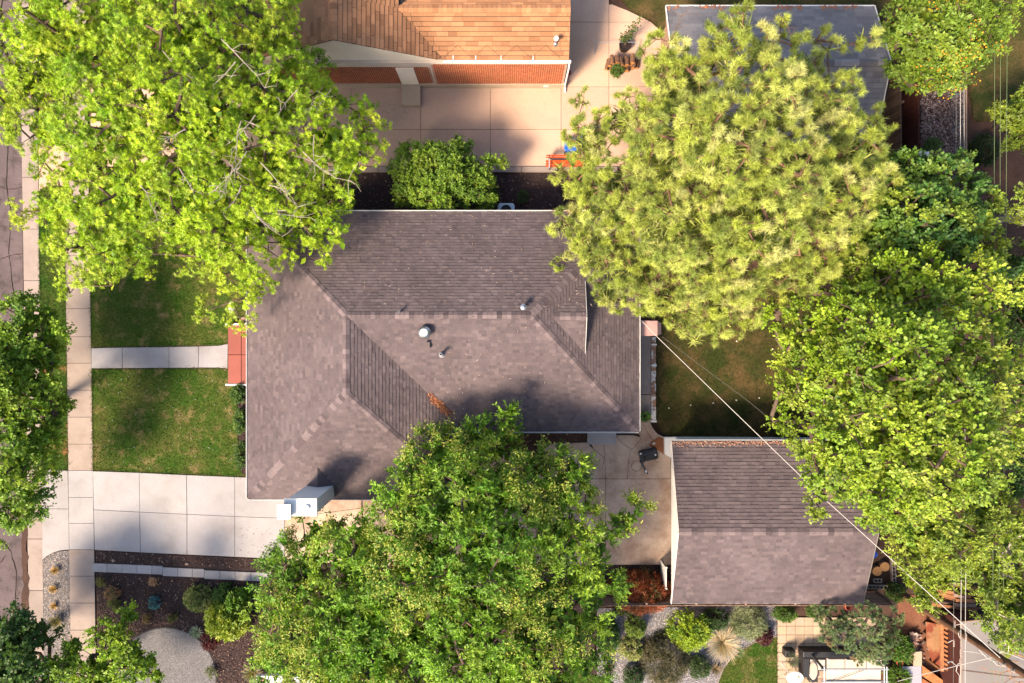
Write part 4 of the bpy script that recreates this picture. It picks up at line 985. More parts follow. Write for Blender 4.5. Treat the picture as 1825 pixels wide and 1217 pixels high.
def tree(name, label, lobes, base, mid, n_tips, style, pal, rg, group=None, bark='bark', mind=.28, twigs=7, per=8, tl=(.35,.75), leafL=(.10,.16), aspect=.45,
         spread=.75, upb=.35, trunk_r=.30, mleaf='leaf', zmin=-.35, shell=(.62,1.0), extra=None, cat='tree', droop=.15, flat=.75, layer=.0, jit=.22, crown='crown', out=1.0, kc=5, rc=.42, ns=.75, inner=None, shr=16, dh=0.0, sq=1.0):
    inner = int(n_tips*9) if inner is None else inner
    b = P(*base); mdl = P(*mid)
    t = thing(name, b, label, cat, group)
    tips, own, c, r, VD, CI = sample_tips(lobes, n_tips, rg, mind*2.3, zmin, shell, flat, kc, rc, shr=shr, dh=dh, sq=sq)
    nodes, par, cnt, tn_, tn = skeleton(b, mdl, c, r, tips, own, rg)
    rad = .011*cnt**.46; rad = rad*(trunk_r/rad[0]); rad = np.maximum(rad, .007)
    k = np.arange(1, len(nodes)); pk = par[k]
    rp = np.minimum(rad[pk], rad[k]*1.35); rp[:tn_-1] = rad[pk][:tn_-1]
    fl = np.ones(len(k)); rp[0] *= 1.25
    segs_mesh('trunk', nodes[pk], nodes[k], rp, rad[k], M[bark], t, 6)
    # sprays of leaves
    pd = nrm(tips - nodes[par[tn]]); D = nrm(VD*out + pd*.35 + UP*upb*.6)
    n = len(tips)
    T = np.repeat(tips, twigs, 0); DD = nrm(np.repeat(D, twigs, 0) + rg.normal(0, spread, (n*twigs, 3))*np.array([1,1,1-layer]))
    TL = rg.uniform(tl[0], tl[1], n*twigs)
    tipcol = (pick(pal, len(r), rg)[own]*.35 + pick(pal, CI.max()+1, rg)[CI]*.4 + pick(pal, n, rg)*.25)*rg.uniform(.85, 1.15, (n,1)); twc = np.repeat(tipcol, twigs, 0)*rg.uniform(.85,1.15,(n*twigs,1))
    ends = T + DD*TL[:,None] - UP*(TL[:,None]**2)*droop
    segs_mesh('twigs', T[::2], ends[::2], np.full(len(T[::2]), .009), np.full(len(T[::2]), .005), M[bark], t, 3)
    m = per; N = n*twigs*m
    if style == 'rosette':
        f = rg.uniform(.15, 1.05, (n*twigs, m)); f[:, :m//2] = rg.uniform(.85, 1.02, (n*twigs, m//2))
    else:
        f = np.tile(np.linspace(.18, 1.0, m), (n*twigs,1)) + rg.uniform(-.05,.05,(n*twigs,m))
    base_p = (np.repeat(T, m, 0) + np.repeat(DD*TL[:,None], m, 0)*f.reshape(-1,1) - UP*((np.repeat(TL, m)*f.ravel())**2)[:,None]*droop)
    dt = np.repeat(DD, m, 0); rv = rg.normal(0, 1, (N,3)); side = nrm(np.cross(dt, rv))
    if layer: side = nrm(side*np.array([1,1,1-layer]))
    ld = nrm(dt*.55 + side*1.0 + UP*.05 + rg.normal(0,.15,(N,3)))
    nn = nrm(UP*.75 + rg.normal(0, .38, (N,3)) + dt*.15 + np.repeat(np.repeat(VD, twigs, 0), m, 0)*ns)
    LL = rg.uniform(leafL[0], leafL[1], N); col = np.repeat(twc, m, 0)*rg.uniform(1-jit, 1+jit, (N,1))*(1 + rg.normal(0,.04,(N,3)))
    LW = LL*aspect*rg.uniform(.8,1.2,N)
    leaves(crown, base_p, ld, nn, LL, LW, np.clip(col,0,.9), M[mleaf], t, {'rosette':'star','diamond':'diamond','round':'round'}[style])
    if inner:
        q = rg.choice(len(r), inner, p=r**2.4/np.sum(r**2.4)); dv = nrm(rg.normal(0,1,(inner,3)))*rg.uniform(.15,.78,(inner,1))
        ip = c[q] + dv*r[q][:,None]*np.array([1,1,flat]) - np.array([0,0,1.0])*r[q][:,None]*.38; il = rg.uniform(leafL[1]*1.3, leafL[1]*2.2, inner)
        leaves('inner_leaves', ip, nrm(rg.normal(0,1,(inner,3))*np.array([1,1,.5])), nrm(UP+rg.normal(0,.6,(inner,3))), il, il*.62, np.clip(pick(pal,inner,rg)*rg.uniform(.75,1.1,(inner,1)),0,.9), M[mleaf], t, 'diamond')
    if extra:
        for (nm, sel, cols, num, Ls, asp, mt, sty) in extra:
            pk_ = sel(tips, own, rg); q = np.repeat(tips[pk_], num, 0) + np.repeat(D[pk_], num, 0)*.35 + rg.normal(0,.17,(len(pk_)*num,3)) + UP*.08
            n2 = len(q)
            if n2: leaves(nm, q, nrm(rg.normal(0,1,(n2,3)) + UP*.5), nrm(UP + rg.normal(0,.6,(n2,3))), rg.uniform(Ls[0],Ls[1],n2), rg.uniform(Ls[0],Ls[1],n2)*asp, pick(cols,n2,rg)*rg.uniform(.8,1.2,(n2,1)), M[mt], t, sty)
    return t, tips, nodes

def bare_twigs(name, parent, starts, dirs, rg, m, length=(.6,1.4), r=.014, kids=5):
    a, b, ra, rb = [], [], [], []
    for s, d in zip(starts, dirs):
        s = np.array(s, float); d = nrm(np.array(d, float)); L = rg.uniform(*length); prev = s; n = 4
        for k in range(n):
            d = nrm(d + rg.normal(0,.18,3)); q = prev + d*L/n; a.append(prev); b.append(q); ra.append(r*(1-k/n*.7)); rb.append(r*(1-(k+1)/n*.7))
            for _ in range(rg.integers(0, kids)):
                e = nrm(d*.6 + rg.normal(0,.7,3)*np.array([1,1,.6])); l = L*rg.uniform(.15,.4); w = q + e*l*.5; w2 = w + nrm(e+rg.normal(0,.3,3))*l*.5
                a += [q, w]; b += [w, w2]; ra += [r*.5, r*.38]; rb += [r*.38, r*.25]
            prev = q
    return segs_mesh(name, np.array(a), np.array(b), np.array(ra), np.array(rb), m, parent, 4)

def g(*c): return tuple(c)
# leaf colours: sunlit daylight reflectances
MAPLE = [((.295,.44,.012),4), ((.40,.54,.020),4), ((.20,.35,.012),3), ((.54,.60,.05),2.4), ((.12,.25,.012),1.2)]
ASH   = [((.135,.285,.012),5), ((.19,.33,.016),4), ((.28,.37,.03),2), ((.08,.19,.012),2)]
ELM   = [((.25,.375,.016),4), ((.34,.42,.035),3), ((.165,.26,.022),4), ((.40,.43,.07),1.2), ((.11,.19,.02),1.5)]
ELMD  = [((.10,.21,.03),4), ((.06,.145,.026),3), ((.20,.30,.028),3), ((.34,.40,.035),1.6)]
MIDG  = [((.17,.30,.016),4), ((.24,.36,.02),4), ((.10,.20,.014),3), ((.33,.42,.03),2)]
DARKG = [((.045,.105,.02),4), ((.07,.145,.022),3), ((.11,.19,.028),1.5)]

r1 = np.random.default_rng(101)
maple_lobes = [(60,60,9,110),(180,50,10,120),(320,60,11,120),(440,40,9.8,90),(505,40,8.5,50),(40,145,8,70),(70,225,8,58),(12,178,7.5,40),(100,352,7,26),(140,285,8.5,76),(200,190,10,120),
  (330,190,11.5,120),(470,170,10,100),(550,140,8.4,58),(570,250,8.6,82),(620,280,8.5,60),(650,240,7.5,38),(640,200,7,40),(470,300,9.6,108),(345,320,11,110),(225,330,9.5,105),(140,368,8,58),(72,376,6.5,18),
  (150,440,7.5,60),(205,440,7.5,65),(300,395,9,65),(170,490,6.5,32),(138,505,6.2,14),(400,410,8.5,60),(435,480,7.5,48),(545,385,7.2,66),(505,425,7,48),(470,400,7,45),(590,415,6.8,20),(548,455,6.6,18),(428,540,6.3,20),(612,340,7,35),(455,430,7,30),(590,170,7.8,35),(124,522,6.2,9),(176,510,6.3,10),(202,508,6.4,10),(96,436,6.6,10),(108,462,6.6,11),(48,377,6.4,10),(28,378,6.3,7),(384,548,6,10),(424,562,6,10),(446,530,6.1,10),(466,497,6.3,10),(330,455,7,12),(543,470,6.5,9),(580,452,6.5,9),(608,432,6.5,9),(240,480,6.8,16),(150,400,7.4,40),(360,460,7.2,20)]
mt_, mtips, mn = tree('maple_tree', 'huge yellow green maple with pale dead twigs overhanging the pavement and house corner', maple_lobes, (455,306,0), (345,225,7.0), 1500, 'rosette', MAPLE, r1,
     mind=.34, twigs=7, per=12, tl=(.25,.58), leafL=(.12,.19), aspect=.85, trunk_r=.34, bark='bark', spread=.6, upb=.25, droop=.3, rc=.48, sq=.68, dh=-.4, inner=9000)
st_, di_ = [], []
for (px,py,h) in [(430,215,11.6),(455,205,11.6),(465,290,11.5),(440,270,11.4),(480,330,10.8),(430,330,11),(415,300,11.2),(540,270,10.5),(560,240,10.3),(395,70,12),(420,110,12),(290,90,11.5),(320,300,12),(480,380,9),(330,230,12.2),(530,160,11),(590,160,9),(450,370,9.8),(190,190,10.7),(250,330,10.6)]:
    st_.append(P(px,py,4.2+(h-4.5)*.75+.4)); a_ = r1.uniform(-2.6,-.4); di_.append((math.cos(a_),math.sin(a_),.15))
bare_twigs('dead_branches', mt_, st_, di_, r1, M['bark_pale'], (1.0,2.4), .022, 5)

r2 = np.random.default_rng(202)
ash_lobes = [(560,960,6,55),(540,1035,7,80),(490,1100,6.5,52),(545,1150,8,85),(640,1000,8.5,95),(640,1120,9.5,105),(725,930,8.5,75),(740,865,7.5,66),(800,818,7,72),(715,825,5.5,24),(880,792,6.3,60),(896,745,5.5,20),(830,900,10,95),
  (760,1030,11,105),(880,1000,11.5,105),(905,880,8.5,75),(955,835,6.5,52),(1000,885,7,60),(1015,848,6.3,48),(1000,970,9.5,85),(1105,935,5.8,40),(1128,925,5.5,28),(1060,985,7.5,50),(1050,1050,8.5,70),(960,1100,10.5,105),(830,1120,11,115),(720,1180,10,105),
  (600,1205,8.5,85),(485,1190,6,42),(1030,1130,8.5,62),(940,1200,9.5,95),(1040,1195,7,42),(470,1145,5.5,28),(850,1280,10,120),(700,1290,9,100),(970,1290,8,90)]
seed_sel = lambda t, o, rg: np.where((rg.random(len(t)) < .85) & ((np.sin(t[:,0]*1.3+.6)+np.cos(t[:,1]*1.15+t[:,0]*.5)+.5*np.sin(t[:,0]*3.1+t[:,1]*2.2)) > .35))[0]
tree('ash_tree', 'broad green ash with tan seed clusters between the driveway and the garage', ash_lobes, (829,1012,0), (800,1060,5.0), 1500, 'diamond', ASH, r2, mind=.36, twigs=7, per=11, tl=(.3,.65), leafL=(.13,.20), aspect=.36,
     trunk_r=.32, spread=.6, rc=.5, sq=.45, dh=0.0, upb=.45, extra=[('seed_clusters', seed_sel, [((.33,.37,.05),3),((.42,.41,.08),2),((.28,.35,.045),2)], 64, (.10,.17), .34, 'leaf', 'diamond')])

r3 = np.random.default_rng(303)
PINE = [((.385,.44,.06),4), ((.51,.545,.125),3), ((.25,.31,.055),3), ((.58,.56,.2),1.5), ((.17,.22,.045),1.5)]
pine_lobes = [(1188,110,9,52),(1122,208,7.5,54),(1055,245,7,52),(1045,330,6.5,52),(1040,430,6,50),(1000,460,5,20),(1100,350,8.5,80),(1090,450,7,72),(1090,528,5,36),(1170,480,7.5,85),(1222,562,5.5,46),(1240,605,4.3,22),(1290,540,7,75),(1290,450,9,100),
  (1200,380,10,95),(1200,260,10.5,95),(1220,150,10.5,80),(1290,85,11,60),(1325,45,11,32),(1380,170,13,80),(1405,155,14,40),(1300,250,12.5,100),(1390,300,12,100),(1350,390,11,95),(1420,440,8.5,85),(1420,515,6.5,45),(1480,350,10,85),(1520,270,9.5,70),(1565,215,8.5,32),
  (1480,190,11,66),(1475,88,9.3,24),(1540,68,9,18),(1510,80,9,18),(1455,70,9,18),(1560,320,7.5,42),(1500,415,8,50),(1435,120,10.5,48),(1040,180,5.0,22),(1010,400,5.8,36),(1000,300,5.8,28),(1045,265,6.3,40),(1370,90,11.5,50)]
b = P(1204,334,0); mdl = P(1300,270,9.5)
pine = thing('pine_tree', b, 'tall yellow green pine with long needles towering over the house rear', 'tree')
tips, own, c_, r_, VD, CI = sample_tips(pine_lobes, 1950, r3, .50, -.25, (.5,1.0), .7, 3, .30, sq=1.15, dh=-.6, shr=12)
nodes, par, cnt, tn_, tn = skeleton(b, mdl, c_, r_, tips, own, r3)
rad = .012*cnt**.46; rad = np.maximum(rad*(.34/rad[0]), .010)
k = np.arange(1, len(nodes)); pk = par[k]; rp = np.minimum(rad[pk], rad[k]*1.35); rp[:tn_-1] = rad[pk][:tn_-1]
segs_mesh('trunk', nodes[pk], nodes[k], rp, rad[k], M['bark_pine'], pine, 6)
def needle_shoots(name, parent, tips, D, rg, pal, shoots, need, nl, nw, spread, sl=(.2,.45), tint=1.3, cone=(.05,.95), ci=None):
    n = len(tips); S = nrm(np.repeat(D, shoots, 0) + rg.normal(0, spread, (n*shoots,3)))
    B = np.repeat(tips, shoots, 0); SL = rg.uniform(sl[0], sl[1], n*shoots)
    tc = pick(pal, n, rg) if ci is None else pick(pal, ci.max()+1, rg)[ci]*.7 + pick(pal, n, rg)*.3
    col = np.repeat(tc*rg.uniform(.85,1.15,(n,1)), shoots, 0)*rg.uniform(.85,1.15,(n*shoots,1))
    N = n*shoots*need; f = rg.uniform(.45,1.0,N)
    ax = np.repeat(S, need, 0); p = np.repeat(B, need, 0) + ax*(np.repeat(SL, need)*f)[:,None]
    side = nrm(np.cross(ax, rg.normal(0,1,(N,3)))); ct = rg.uniform(cone[0], cone[1], N)*(.35+.75*f)
    d = nrm(ax*ct[:,None] + side*np.sqrt(np.maximum(0,1-np.minimum(ct,.99)**2))[:,None])
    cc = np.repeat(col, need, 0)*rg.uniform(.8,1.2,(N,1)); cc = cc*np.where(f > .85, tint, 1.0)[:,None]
    leaves(name, p, d, nrm(UP + rg.normal(0,.5,(N,3))), rg.uniform(nl[0],nl[1],N), np.full(N, nw)*rg.uniform(.7,1.3,N), np.clip(cc,0,.9), M['needle'], parent, 'needle')
    if ci is not None and n > 1000:
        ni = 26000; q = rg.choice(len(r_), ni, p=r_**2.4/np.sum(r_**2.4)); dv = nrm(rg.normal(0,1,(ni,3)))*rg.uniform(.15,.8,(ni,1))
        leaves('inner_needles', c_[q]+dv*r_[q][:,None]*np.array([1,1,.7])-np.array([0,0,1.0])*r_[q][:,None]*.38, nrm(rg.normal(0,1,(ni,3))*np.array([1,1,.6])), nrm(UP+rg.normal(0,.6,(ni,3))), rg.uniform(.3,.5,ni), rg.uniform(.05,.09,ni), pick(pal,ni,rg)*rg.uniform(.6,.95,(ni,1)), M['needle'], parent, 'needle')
    segs_mesh('shoots', B, B+S*SL[:,None], np.full(n*shoots,.012), np.full(n*shoots,.009), M['bark_pine'], parent, 3)
D = nrm(VD*.9 + nrm(tips - nodes[par[tn]])*.3 + UP*.5)
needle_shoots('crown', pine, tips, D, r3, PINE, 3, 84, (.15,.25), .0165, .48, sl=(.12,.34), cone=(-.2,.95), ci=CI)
st_, di_ = [], []
for (px,py,h) in [(1250,430,9),(1310,400,11.3),(1280,390,11),(1180,300,10.5),(1150,420,9),(1100,300,8.3),(1330,480,9),(1390,200,13),(1370,230,12.6),(1460,250,11.5),(1230,500,8),(1180,120,10.3),(1260,520,8),(1120,480,7.3),(1300,120,11.5),(1440,400,10),(1200,220,11),(1420,110,11.2),(1480,75,10),(1090,420,7.8)]:
    st_.append(P(px,py,h)); a_ = r3.uniform(0,6.28); di_.append((math.cos(a_),math.sin(a_),.25))
bare_twigs('dead_branches', pine, st_, di_, r3, M['bark_pine'], (.8,1.8), .020, 5)

r4 = np.random.default_rng(404)
tree('elm_tree', 'dark bushy elm behind the pine with lighter tips toward the chip path', [(1605,335,6.5,52),(1680,335,7,58),(1730,360,6.5,32),(1570,420,6.5,60),(1640,415,8,80),(1725,435,7.5,55),(1785,460,6.5,24),(1760,400,6,26),(1580,300,5,22),(1660,300,5,20)],
     (1500,470,0), (1590,425,4.5), 440, 'round', ELMD, r4, mind=.30, twigs=7, per=11, tl=(.25,.55), leafL=(.10,.15), aspect=.75, trunk_r=.2, spread=.7, upb=.3, layer=.45, shr=6)
tree('elm_tree', 'large bright yellow green elm between back lawn, garage and power lines', [(1440,700,4.6,46),(1425,655,4.6,40),(1450,760,5,40),(1560,520,8,82),(1440,585,6.5,52),(1385,560,5.2,22),(1500,590,8,75),(1640,530,10,92),(1740,530,10,70),(1795,560,9,30),(1600,640,11,105),(1470,690,8,75),(1405,625,5.5,30),(1390,700,5.5,24),(1375,745,5,14),(1540,730,11,95),
      (1650,720,12,105),(1740,680,11,75),(1785,640,9.5,42),(1500,810,9,82),(1590,830,11,95),(1690,815,11.5,95),(1765,770,10,55),(1475,880,7,44),(1560,890,8,55),(1640,905,9,55),(1700,600,11,70),(1800,700,8,30),(1500,485,6.8,50),(1570,470,7.2,55),(1680,490,8.5,60),(1450,520,6,40)],
     (1405,768,0), (1500,745,4.5), 1300, 'round', ELM, r4, mind=.36, twigs=7, per=12, tl=(.3,.65), leafL=(.085,.14), aspect=.75, trunk_r=.30, spread=.6, upb=.35, layer=.35, rc=.46, jit=.14)
LOC = [((.22,.29,.025),4), ((.29,.35,.03),3), ((.14,.22,.02),3), ((.09,.16,.02),2)]
tree('box_elder', 'loose leafy tree over the plank pile, right of the garage', [(1640,975,6,50),(1620,940,6,35),(1700,960,7,62),(1765,915,7,50),(1680,1025,5,42),(1650,1062,4,28),(1625,1035,4,18),(1735,1010,5.5,40)],
     (1625,900,0), (1660,930,4), 330, 'diamond', LOC, r4, mind=.27, twigs=7, per=11, tl=(.3,.65), leafL=(.11,.18), aspect=.42, trunk_r=.16, spread=.75, upb=.3, layer=.3)
tree('box_elder', 'loose leafy tree spreading past the grey roof at the corner', [(1790,1035,6.2,58),(1805,1100,6,48),(1815,960,7,45),(1775,1085,5,30),(1800,1150,5,32),(1830,1060,6,50)],
     (1720,935,0), (1790,1000,4.5), 260, 'diamond', LOC, r4, mind=.27, twigs=7, per=11, tl=(.3,.65), leafL=(.11,.18), aspect=.42, trunk_r=.2, spread=.75, upb=.3, layer=.3, bark='bark_pale')
r5 = np.random.default_rng(505)
fruit_sel = lambda t, o, rg: np.where(((t[:,0]-P(1632,150,5)[0])**2 + (t[:,1]-P(1632,150,5)[1])**2 < 1.0) | ((t[:,0]-P(1622,45,6)[0])**2 + (t[:,1]-P(1622,45,6)[1])**2 < .5))[0]
tree('plum_tree', 'bright green tree with orange yellow fruit by the chip path', [(1640,40,7,62),(1715,40,8,72),(1770,60,7,36),(1640,115,5.5,48),(1700,105,6.5,55),(1625,150,4.5,26),(1760,5,8,40),(1600,55,5.5,34),(1680,150,5,25),(1600,120,5,25),(1650,-40,7,70)],
     (1600,128,0), (1640,95,3.5), 420, 'diamond', [((.15,.24,.02),4),((.20,.29,.025),4),((.10,.17,.02),3),((.26,.32,.03),1.5)], r5, mind=.28, twigs=7, per=11, tl=(.3,.6), leafL=(.12,.20), aspect=.5, trunk_r=.15,
     extra=[('fruit', fruit_sel, [((.75,.30,.02),3),((.8,.42,.04),2)], 9, (.05,.08), 1.0, 'chip', 'round')])
r6 = np.random.default_rng(606)
tree('linden_tree', 'green street tree on the park strip left of the front lawns', [(40,575,6,48),(75,600,6,36),(20,640,7,62),(90,650,5.5,26),(60,690,7,46),(98,738,5.5,26),(30,745,7,52),(20,830,7,52),(60,790,6.5,40),(40,895,6,40),(10,930,6,30),(-40,700,7.5,90),(75,840,5,18)],
     (97,722,0), (40,740,4.5), 520, 'diamond', MIDG, r6, mind=.27, twigs=8, per=11, tl=(.25,.6), leafL=(.10,.16), aspect=.62, trunk_r=.22, layer=.35, dh=-1.8, shr=10)
tree('linden_tree', 'dark green tree at the bottom left corner, over the street kerb', [(30,1130,5.5,48),(72,1120,5,26),(30,1200,6,55),(85,1190,4.5,22),(-20,1160,6,60),(20,1260,6,60)],
     (45,1140,0), (20,1180,3.5), 300, 'round', DARKG, r6, mind=.24, rc=.34, twigs=7, per=9, tl=(.25,.5), leafL=(.09,.14), aspect=.8, trunk_r=.18, dh=-1.6, shr=10)
tree('crabapple_tree', 'mid green low tree beside the round gravel patch', [(120,1185,4,40),(190,1140,4.5,36),(230,1180,4.5,44),(170,1210,4,44),(236,1102,3.5,13),(222,1090,3.3,12),(216,1150,4,24),(275,1205,3.5,22),(130,1150,3.5,24),(200,1250,4,50)],
     (190,1190,0), (190,1190,2.2), 330, 'round', MIDG, r6, mind=.21, rc=.3, twigs=7, per=9, tl=(.2,.45), leafL=(.08,.13), aspect=.75, trunk_r=.12)
tree('lilac_shrub', 'green bushy small tree in the dark bed between the two houses', [(745,290,3.5,42),(800,300,4,50),(770,330,4,46),(728,335,3,30),(850,305,3.3,32),(882,292,2.8,11),(850,340,2.6,36),(806,372,3,18),(822,263,3.2,18),(720,270,3,20),(715,300,2.6,18)],
     (795,332,0), (795,322,1.6), 340, 'diamond', [((.14,.25,.018),4),((.20,.31,.022),4),((.10,.19,.016),3),((.29,.37,.03),2)], r6, mind=.20, rc=.26, twigs=8, per=12, tl=(.18,.42), leafL=(.09,.14), aspect=.42, trunk_r=.09, cat='small tree', shr=9, dh=-1.1)
tree('tall_shrub', 'dim yellow green bush at the right edge beyond the power lines', [(1800,205,3,34),(1820,180,3,30),(1815,250,2.5,30),(1830,215,3.2,40)], (1770,230,0), (1790,215,1.5), 150, 'diamond', LOC, r6, mind=.22, twigs=8, per=10, tl=(.2,.4), leafL=(.09,.14), aspect=.5, trunk_r=.08, cat='bush')
tree('yard_tree', 'dark tree at the right edge beyond the large bright elm', [(1815,480,5,45),(1800,620,6,40),(1820,700,6,45),(1825,800,6,40),(1815,860,6,35),(1840,560,6,60)], (1760,560,0), (1800,600,3.5), 300, 'diamond', DARKG+[((.10,.14,.02),2)], r6, mind=.28, twigs=8, per=10, tl=(.3,.6), leafL=(.11,.17), aspect=.5, trunk_r=.15)
# two pale trunks that lean out of the frame on the right, with their crowns beyond it
tree('pale_tree', 'pale smooth trunk rising at the right edge below the brown yard', [(1900,350,8,70),(1960,330,8,80),(1930,400,7.5,60),(1815,365,5.5,12),(1822,395,5.5,10)], (1752,401,0), (1865,371,4.6), 130, 'diamond', LOC, r6, mind=.4, twigs=6, per=9, leafL=(.12,.18), trunk_r=.17, bark='bark_pale')
tree('pale_tree', 'thick pale leaning trunk at the right edge beside the garage trees', [(1905,960,8,70),(1960,1000,8,80),(1930,910,7.5,60)], (1728,917,1.5), (1850,965,4.8), 110, 'diamond', LOC, r6, mind=.4, twigs=6, per=9, leafL=(.12,.18), trunk_r=.22, bark='bark_pale')

# dark blue green pinyon by the patio
pin = thing('pinyon_pine', P(1500,1100), 'dense blue green pinyon pine between the tile patio and rubble', 'tree')
tp, ow, c_, r_, VD, CI = sample_tips([(1478,1100,2.8,36),(1540,1108,3.3,48),(1500,1130,3.3,44),(1560,1155,3,40),(1590,1100,2.4,26),(1530,1165,2.8,28),(1470,1130,2.4,16),(1590,1135,2.6,22),(1455,1090,2.2,14)], 640, r6, .26, -.1, (.5,1.0), .6, 4, .15)
nd, pr_, ct_, tn_, tn = skeleton(P(1505,1105), P(1515,1115,1.8), c_, r_, tp, ow, r6)
rd_ = np.maximum(.010*ct_**.46, .008); k = np.arange(1,len(nd)); segs_mesh('trunk', nd[pr_[k]], nd[k], np.minimum(rd_[pr_[k]],rd_[k]*1.35), rd_[k], M['bark'], pin, 5)
needle_shoots('crown', pin, tp, nrm(VD+UP*.5), r6, [((.19,.26,.10),4),((.12,.19,.08),4),((.26,.31,.13),2),((.36,.20,.11),.3)], 3, 30, (.08,.13), .022, .5, sl=(.08,.2), tint=1.15, ci=CI)

# ------------------------------------------------------------------ shrubs, tufts, flower bed plants
def bush(name, label, px, py, rpx, h, pal, rg, n=70, leafL=(.05,.09), aspect=.5, style='diamond', twigs=7, per=8, tl=(.10,.22), group=None, cat='shrub', rpy=None, spread=.6, upb=.5, mind=None, m='leaf', droop=.1, stems=True):
    b = P(px, py); s = (H-h*.6)/1216.7; rx = rpx*s; ry = (rpy or rpx)*s
    t = thing(name, b, label, cat, group)
    z = rg.uniform(0.05, 1, n); a = rg.uniform(0, 2*np.pi, n); q = np.sqrt(1-z*z); k = rg.uniform(.55,1,n)**.5
    tips = np.stack([b[0]+rx*.85*q*np.cos(a)*k, b[1]+ry*.85*q*np.sin(a)*k, .08+h*.85*z*k], 1)
    D = nrm((tips - np.array([b[0],b[1],h*.25]))/np.array([rx,ry,h]) + UP*upb)
    if stems:
        rt = np.tile(np.array([b[0],b[1],0.0]), (n,1)) + np.concatenate([rg.normal(0,.05,(n,2)), np.zeros((n,1))],1)
        segs_mesh('stems', rt, tips, np.full(n,.010), np.full(n,.006), M['bark'], t, 3)
    T = np.repeat(tips,twigs,0); DD = nrm(np.repeat(D,twigs,0)+rg.normal(0,spread,(n*twigs,3))); TL = rg.uniform(tl[0],tl[1],n*twigs)
    N = n*twigs*per; f = np.tile(np.linspace(.15,1,per),(n*twigs,1)).ravel()
    dt = np.repeat(DD,per,0); p = np.repeat(T,per,0)+dt*(np.repeat(TL,per)*f)[:,None] - UP*((np.repeat(TL,per)*f)**2)[:,None]*droop; p[:,2] = np.maximum(p[:,2], .03)
    side = nrm(np.cross(dt, rg.normal(0,1,(N,3))))
    col = np.repeat(np.repeat(pick(pal,n,rg)*rg.uniform(.85,1.15,(n,1)),twigs,0),per,0)*rg.uniform(.78,1.22,(N,1))
    LL = rg.uniform(leafL[0],leafL[1],N)
    leaves('foliage', p, nrm(dt*.7+side), nrm(UP+rg.normal(0,.45,(N,3))), LL, LL*aspect, np.clip(col,0,.9), M[m], t, style)
    return t
def tuft(name, label, px, py, rpx, h, pal, rg, n=160, w=.012, group=None, cat='ornamental grass', droop=1.0, fan=1.0):
    b = P(px,py); s = H/1216.7; r = rpx*s; t = thing(name, b, label, cat, group)
    a = rg.uniform(0,2*np.pi,n); k = np.sqrt(rg.uniform(0.02,1,n)); d = np.stack([np.cos(a),np.sin(a),np.zeros(n)],1); sd_ = np.stack([-np.sin(a),np.cos(a),np.zeros(n)],1)
    base = np.array(b)+d*rg.uniform(0,.10,(n,1))*r/.4; d = nrm(d + rg.normal(0,.22,(n,3))*np.array([1,1,0])); base[:,2] = .02; hh = h*rg.uniform(.7,1.1,n)
    V = []
    for f, ww in ((0,1),(.4,.9),(.75,.6),(1.0,.08)):
        pos = base + d*(k*r*f**1.3*fan)[:,None] + UP*(hh*(f - droop*k*.55*f*f))[:,None]
        V += [pos - sd_*w*ww, pos + sd_*w*ww]
    v = np.stack(V,1); tr = []
    for j in range(3): tr += [[2*j,2*j+1,2*j+3],[2*j,2*j+3,2*j+2]]
    tris = (np.arange(n)[:,None,None]*8+np.array(tr)[None]).reshape(-1,3); col = pick(pal,n,rg)*rg.uniform(.75,1.25,(n,1))
    tri_mesh('blades', v.reshape(-1,3), tris, np.repeat(col,8,0), M['leaf'], t)
    return t
r7 = np.random.default_rng(707)
TAN = [((.50,.30,.10),3),((.42,.22,.07),2),((.55,.38,.16),2)]
G_ = 'dry tufts in the gravel strip'
tuft('grass_tuft', 'small orange dry grass tuft in the gravel strip, nearest the driveway', 101, 1015, 9, .35, TAN, r7, 110, group=G_)
tuft('grass_tuft', 'small orange dry grass tuft in the gravel strip, second from the driveway', 98, 1048, 9, .35, TAN, r7, 110, group=G_)
tuft('grass_tuft', 'faint small tan grass tuft in the gravel strip, third from the driveway', 99, 1078, 8, .3, TAN, r7, 80, group=G_)
tuft('grass_tuft', 'large loose straw coloured grass tuft at the shaded end of the gravel strip', 104, 1106, 15, .5, [((.40,.30,.13),2),((.30,.26,.10),2),((.5,.4,.2),1)], r7, 150, group=G_)
bush('spirea_shrub', 'rounded pale yellow green shrub in the dark front bed', 357, 1062, 25, .8, [((.23,.26,.07),3),((.30,.31,.10),2),((.15,.2,.04),2)], r7, 130, (.06,.10), .45)
bush('dwarf_spruce', 'small round blue spruce alone in the dark bark mulch', 279, 1072, 12, .4, [((.10,.24,.27),3),((.16,.32,.34),2),((.06,.16,.19),2)], r7, 70, (.04,.07), .3, tl=(.05,.1))
bush('sumac_shrub', 'bright lime shrub with feathery leaves at the edge of the ash', 413, 1094, 38, 1.5, [((.26,.33,.02),4),((.32,.37,.03),3),((.17,.26,.02),2)], r7, 110, (.13,.20), .38, tl=(.2,.4), rpy=38)
bush('sumac_shrub', 'greener upright shoot of shrub behind the lime feathery one', 431, 1062, 17, 1.3, [((.12,.24,.02),3),((.18,.29,.02),2)], r7, 45, (.12,.18), .38, tl=(.15,.3))
bush('yew_shrub', 'very dark shrub between pavers and the lime feathery shrub', 402, 1056, 20, .7, DARKG, r7, 70, (.05,.09), .5)
tuft('lavender_tuft', 'silver green spiky tuft above the round gravel patch', 352, 1124, 13, .35, [((.36,.40,.28),3),((.26,.32,.2),2)], r7, 130, .012, cat='plant', droop=.5)
bush('barberry', 'low dull red ground cover plant beside the round gravel patch', 376, 1140, 17, .16, [((.13,.022,.02),3),((.09,.018,.018),2)], r7, 60, (.04,.07), .5, cat='plant')
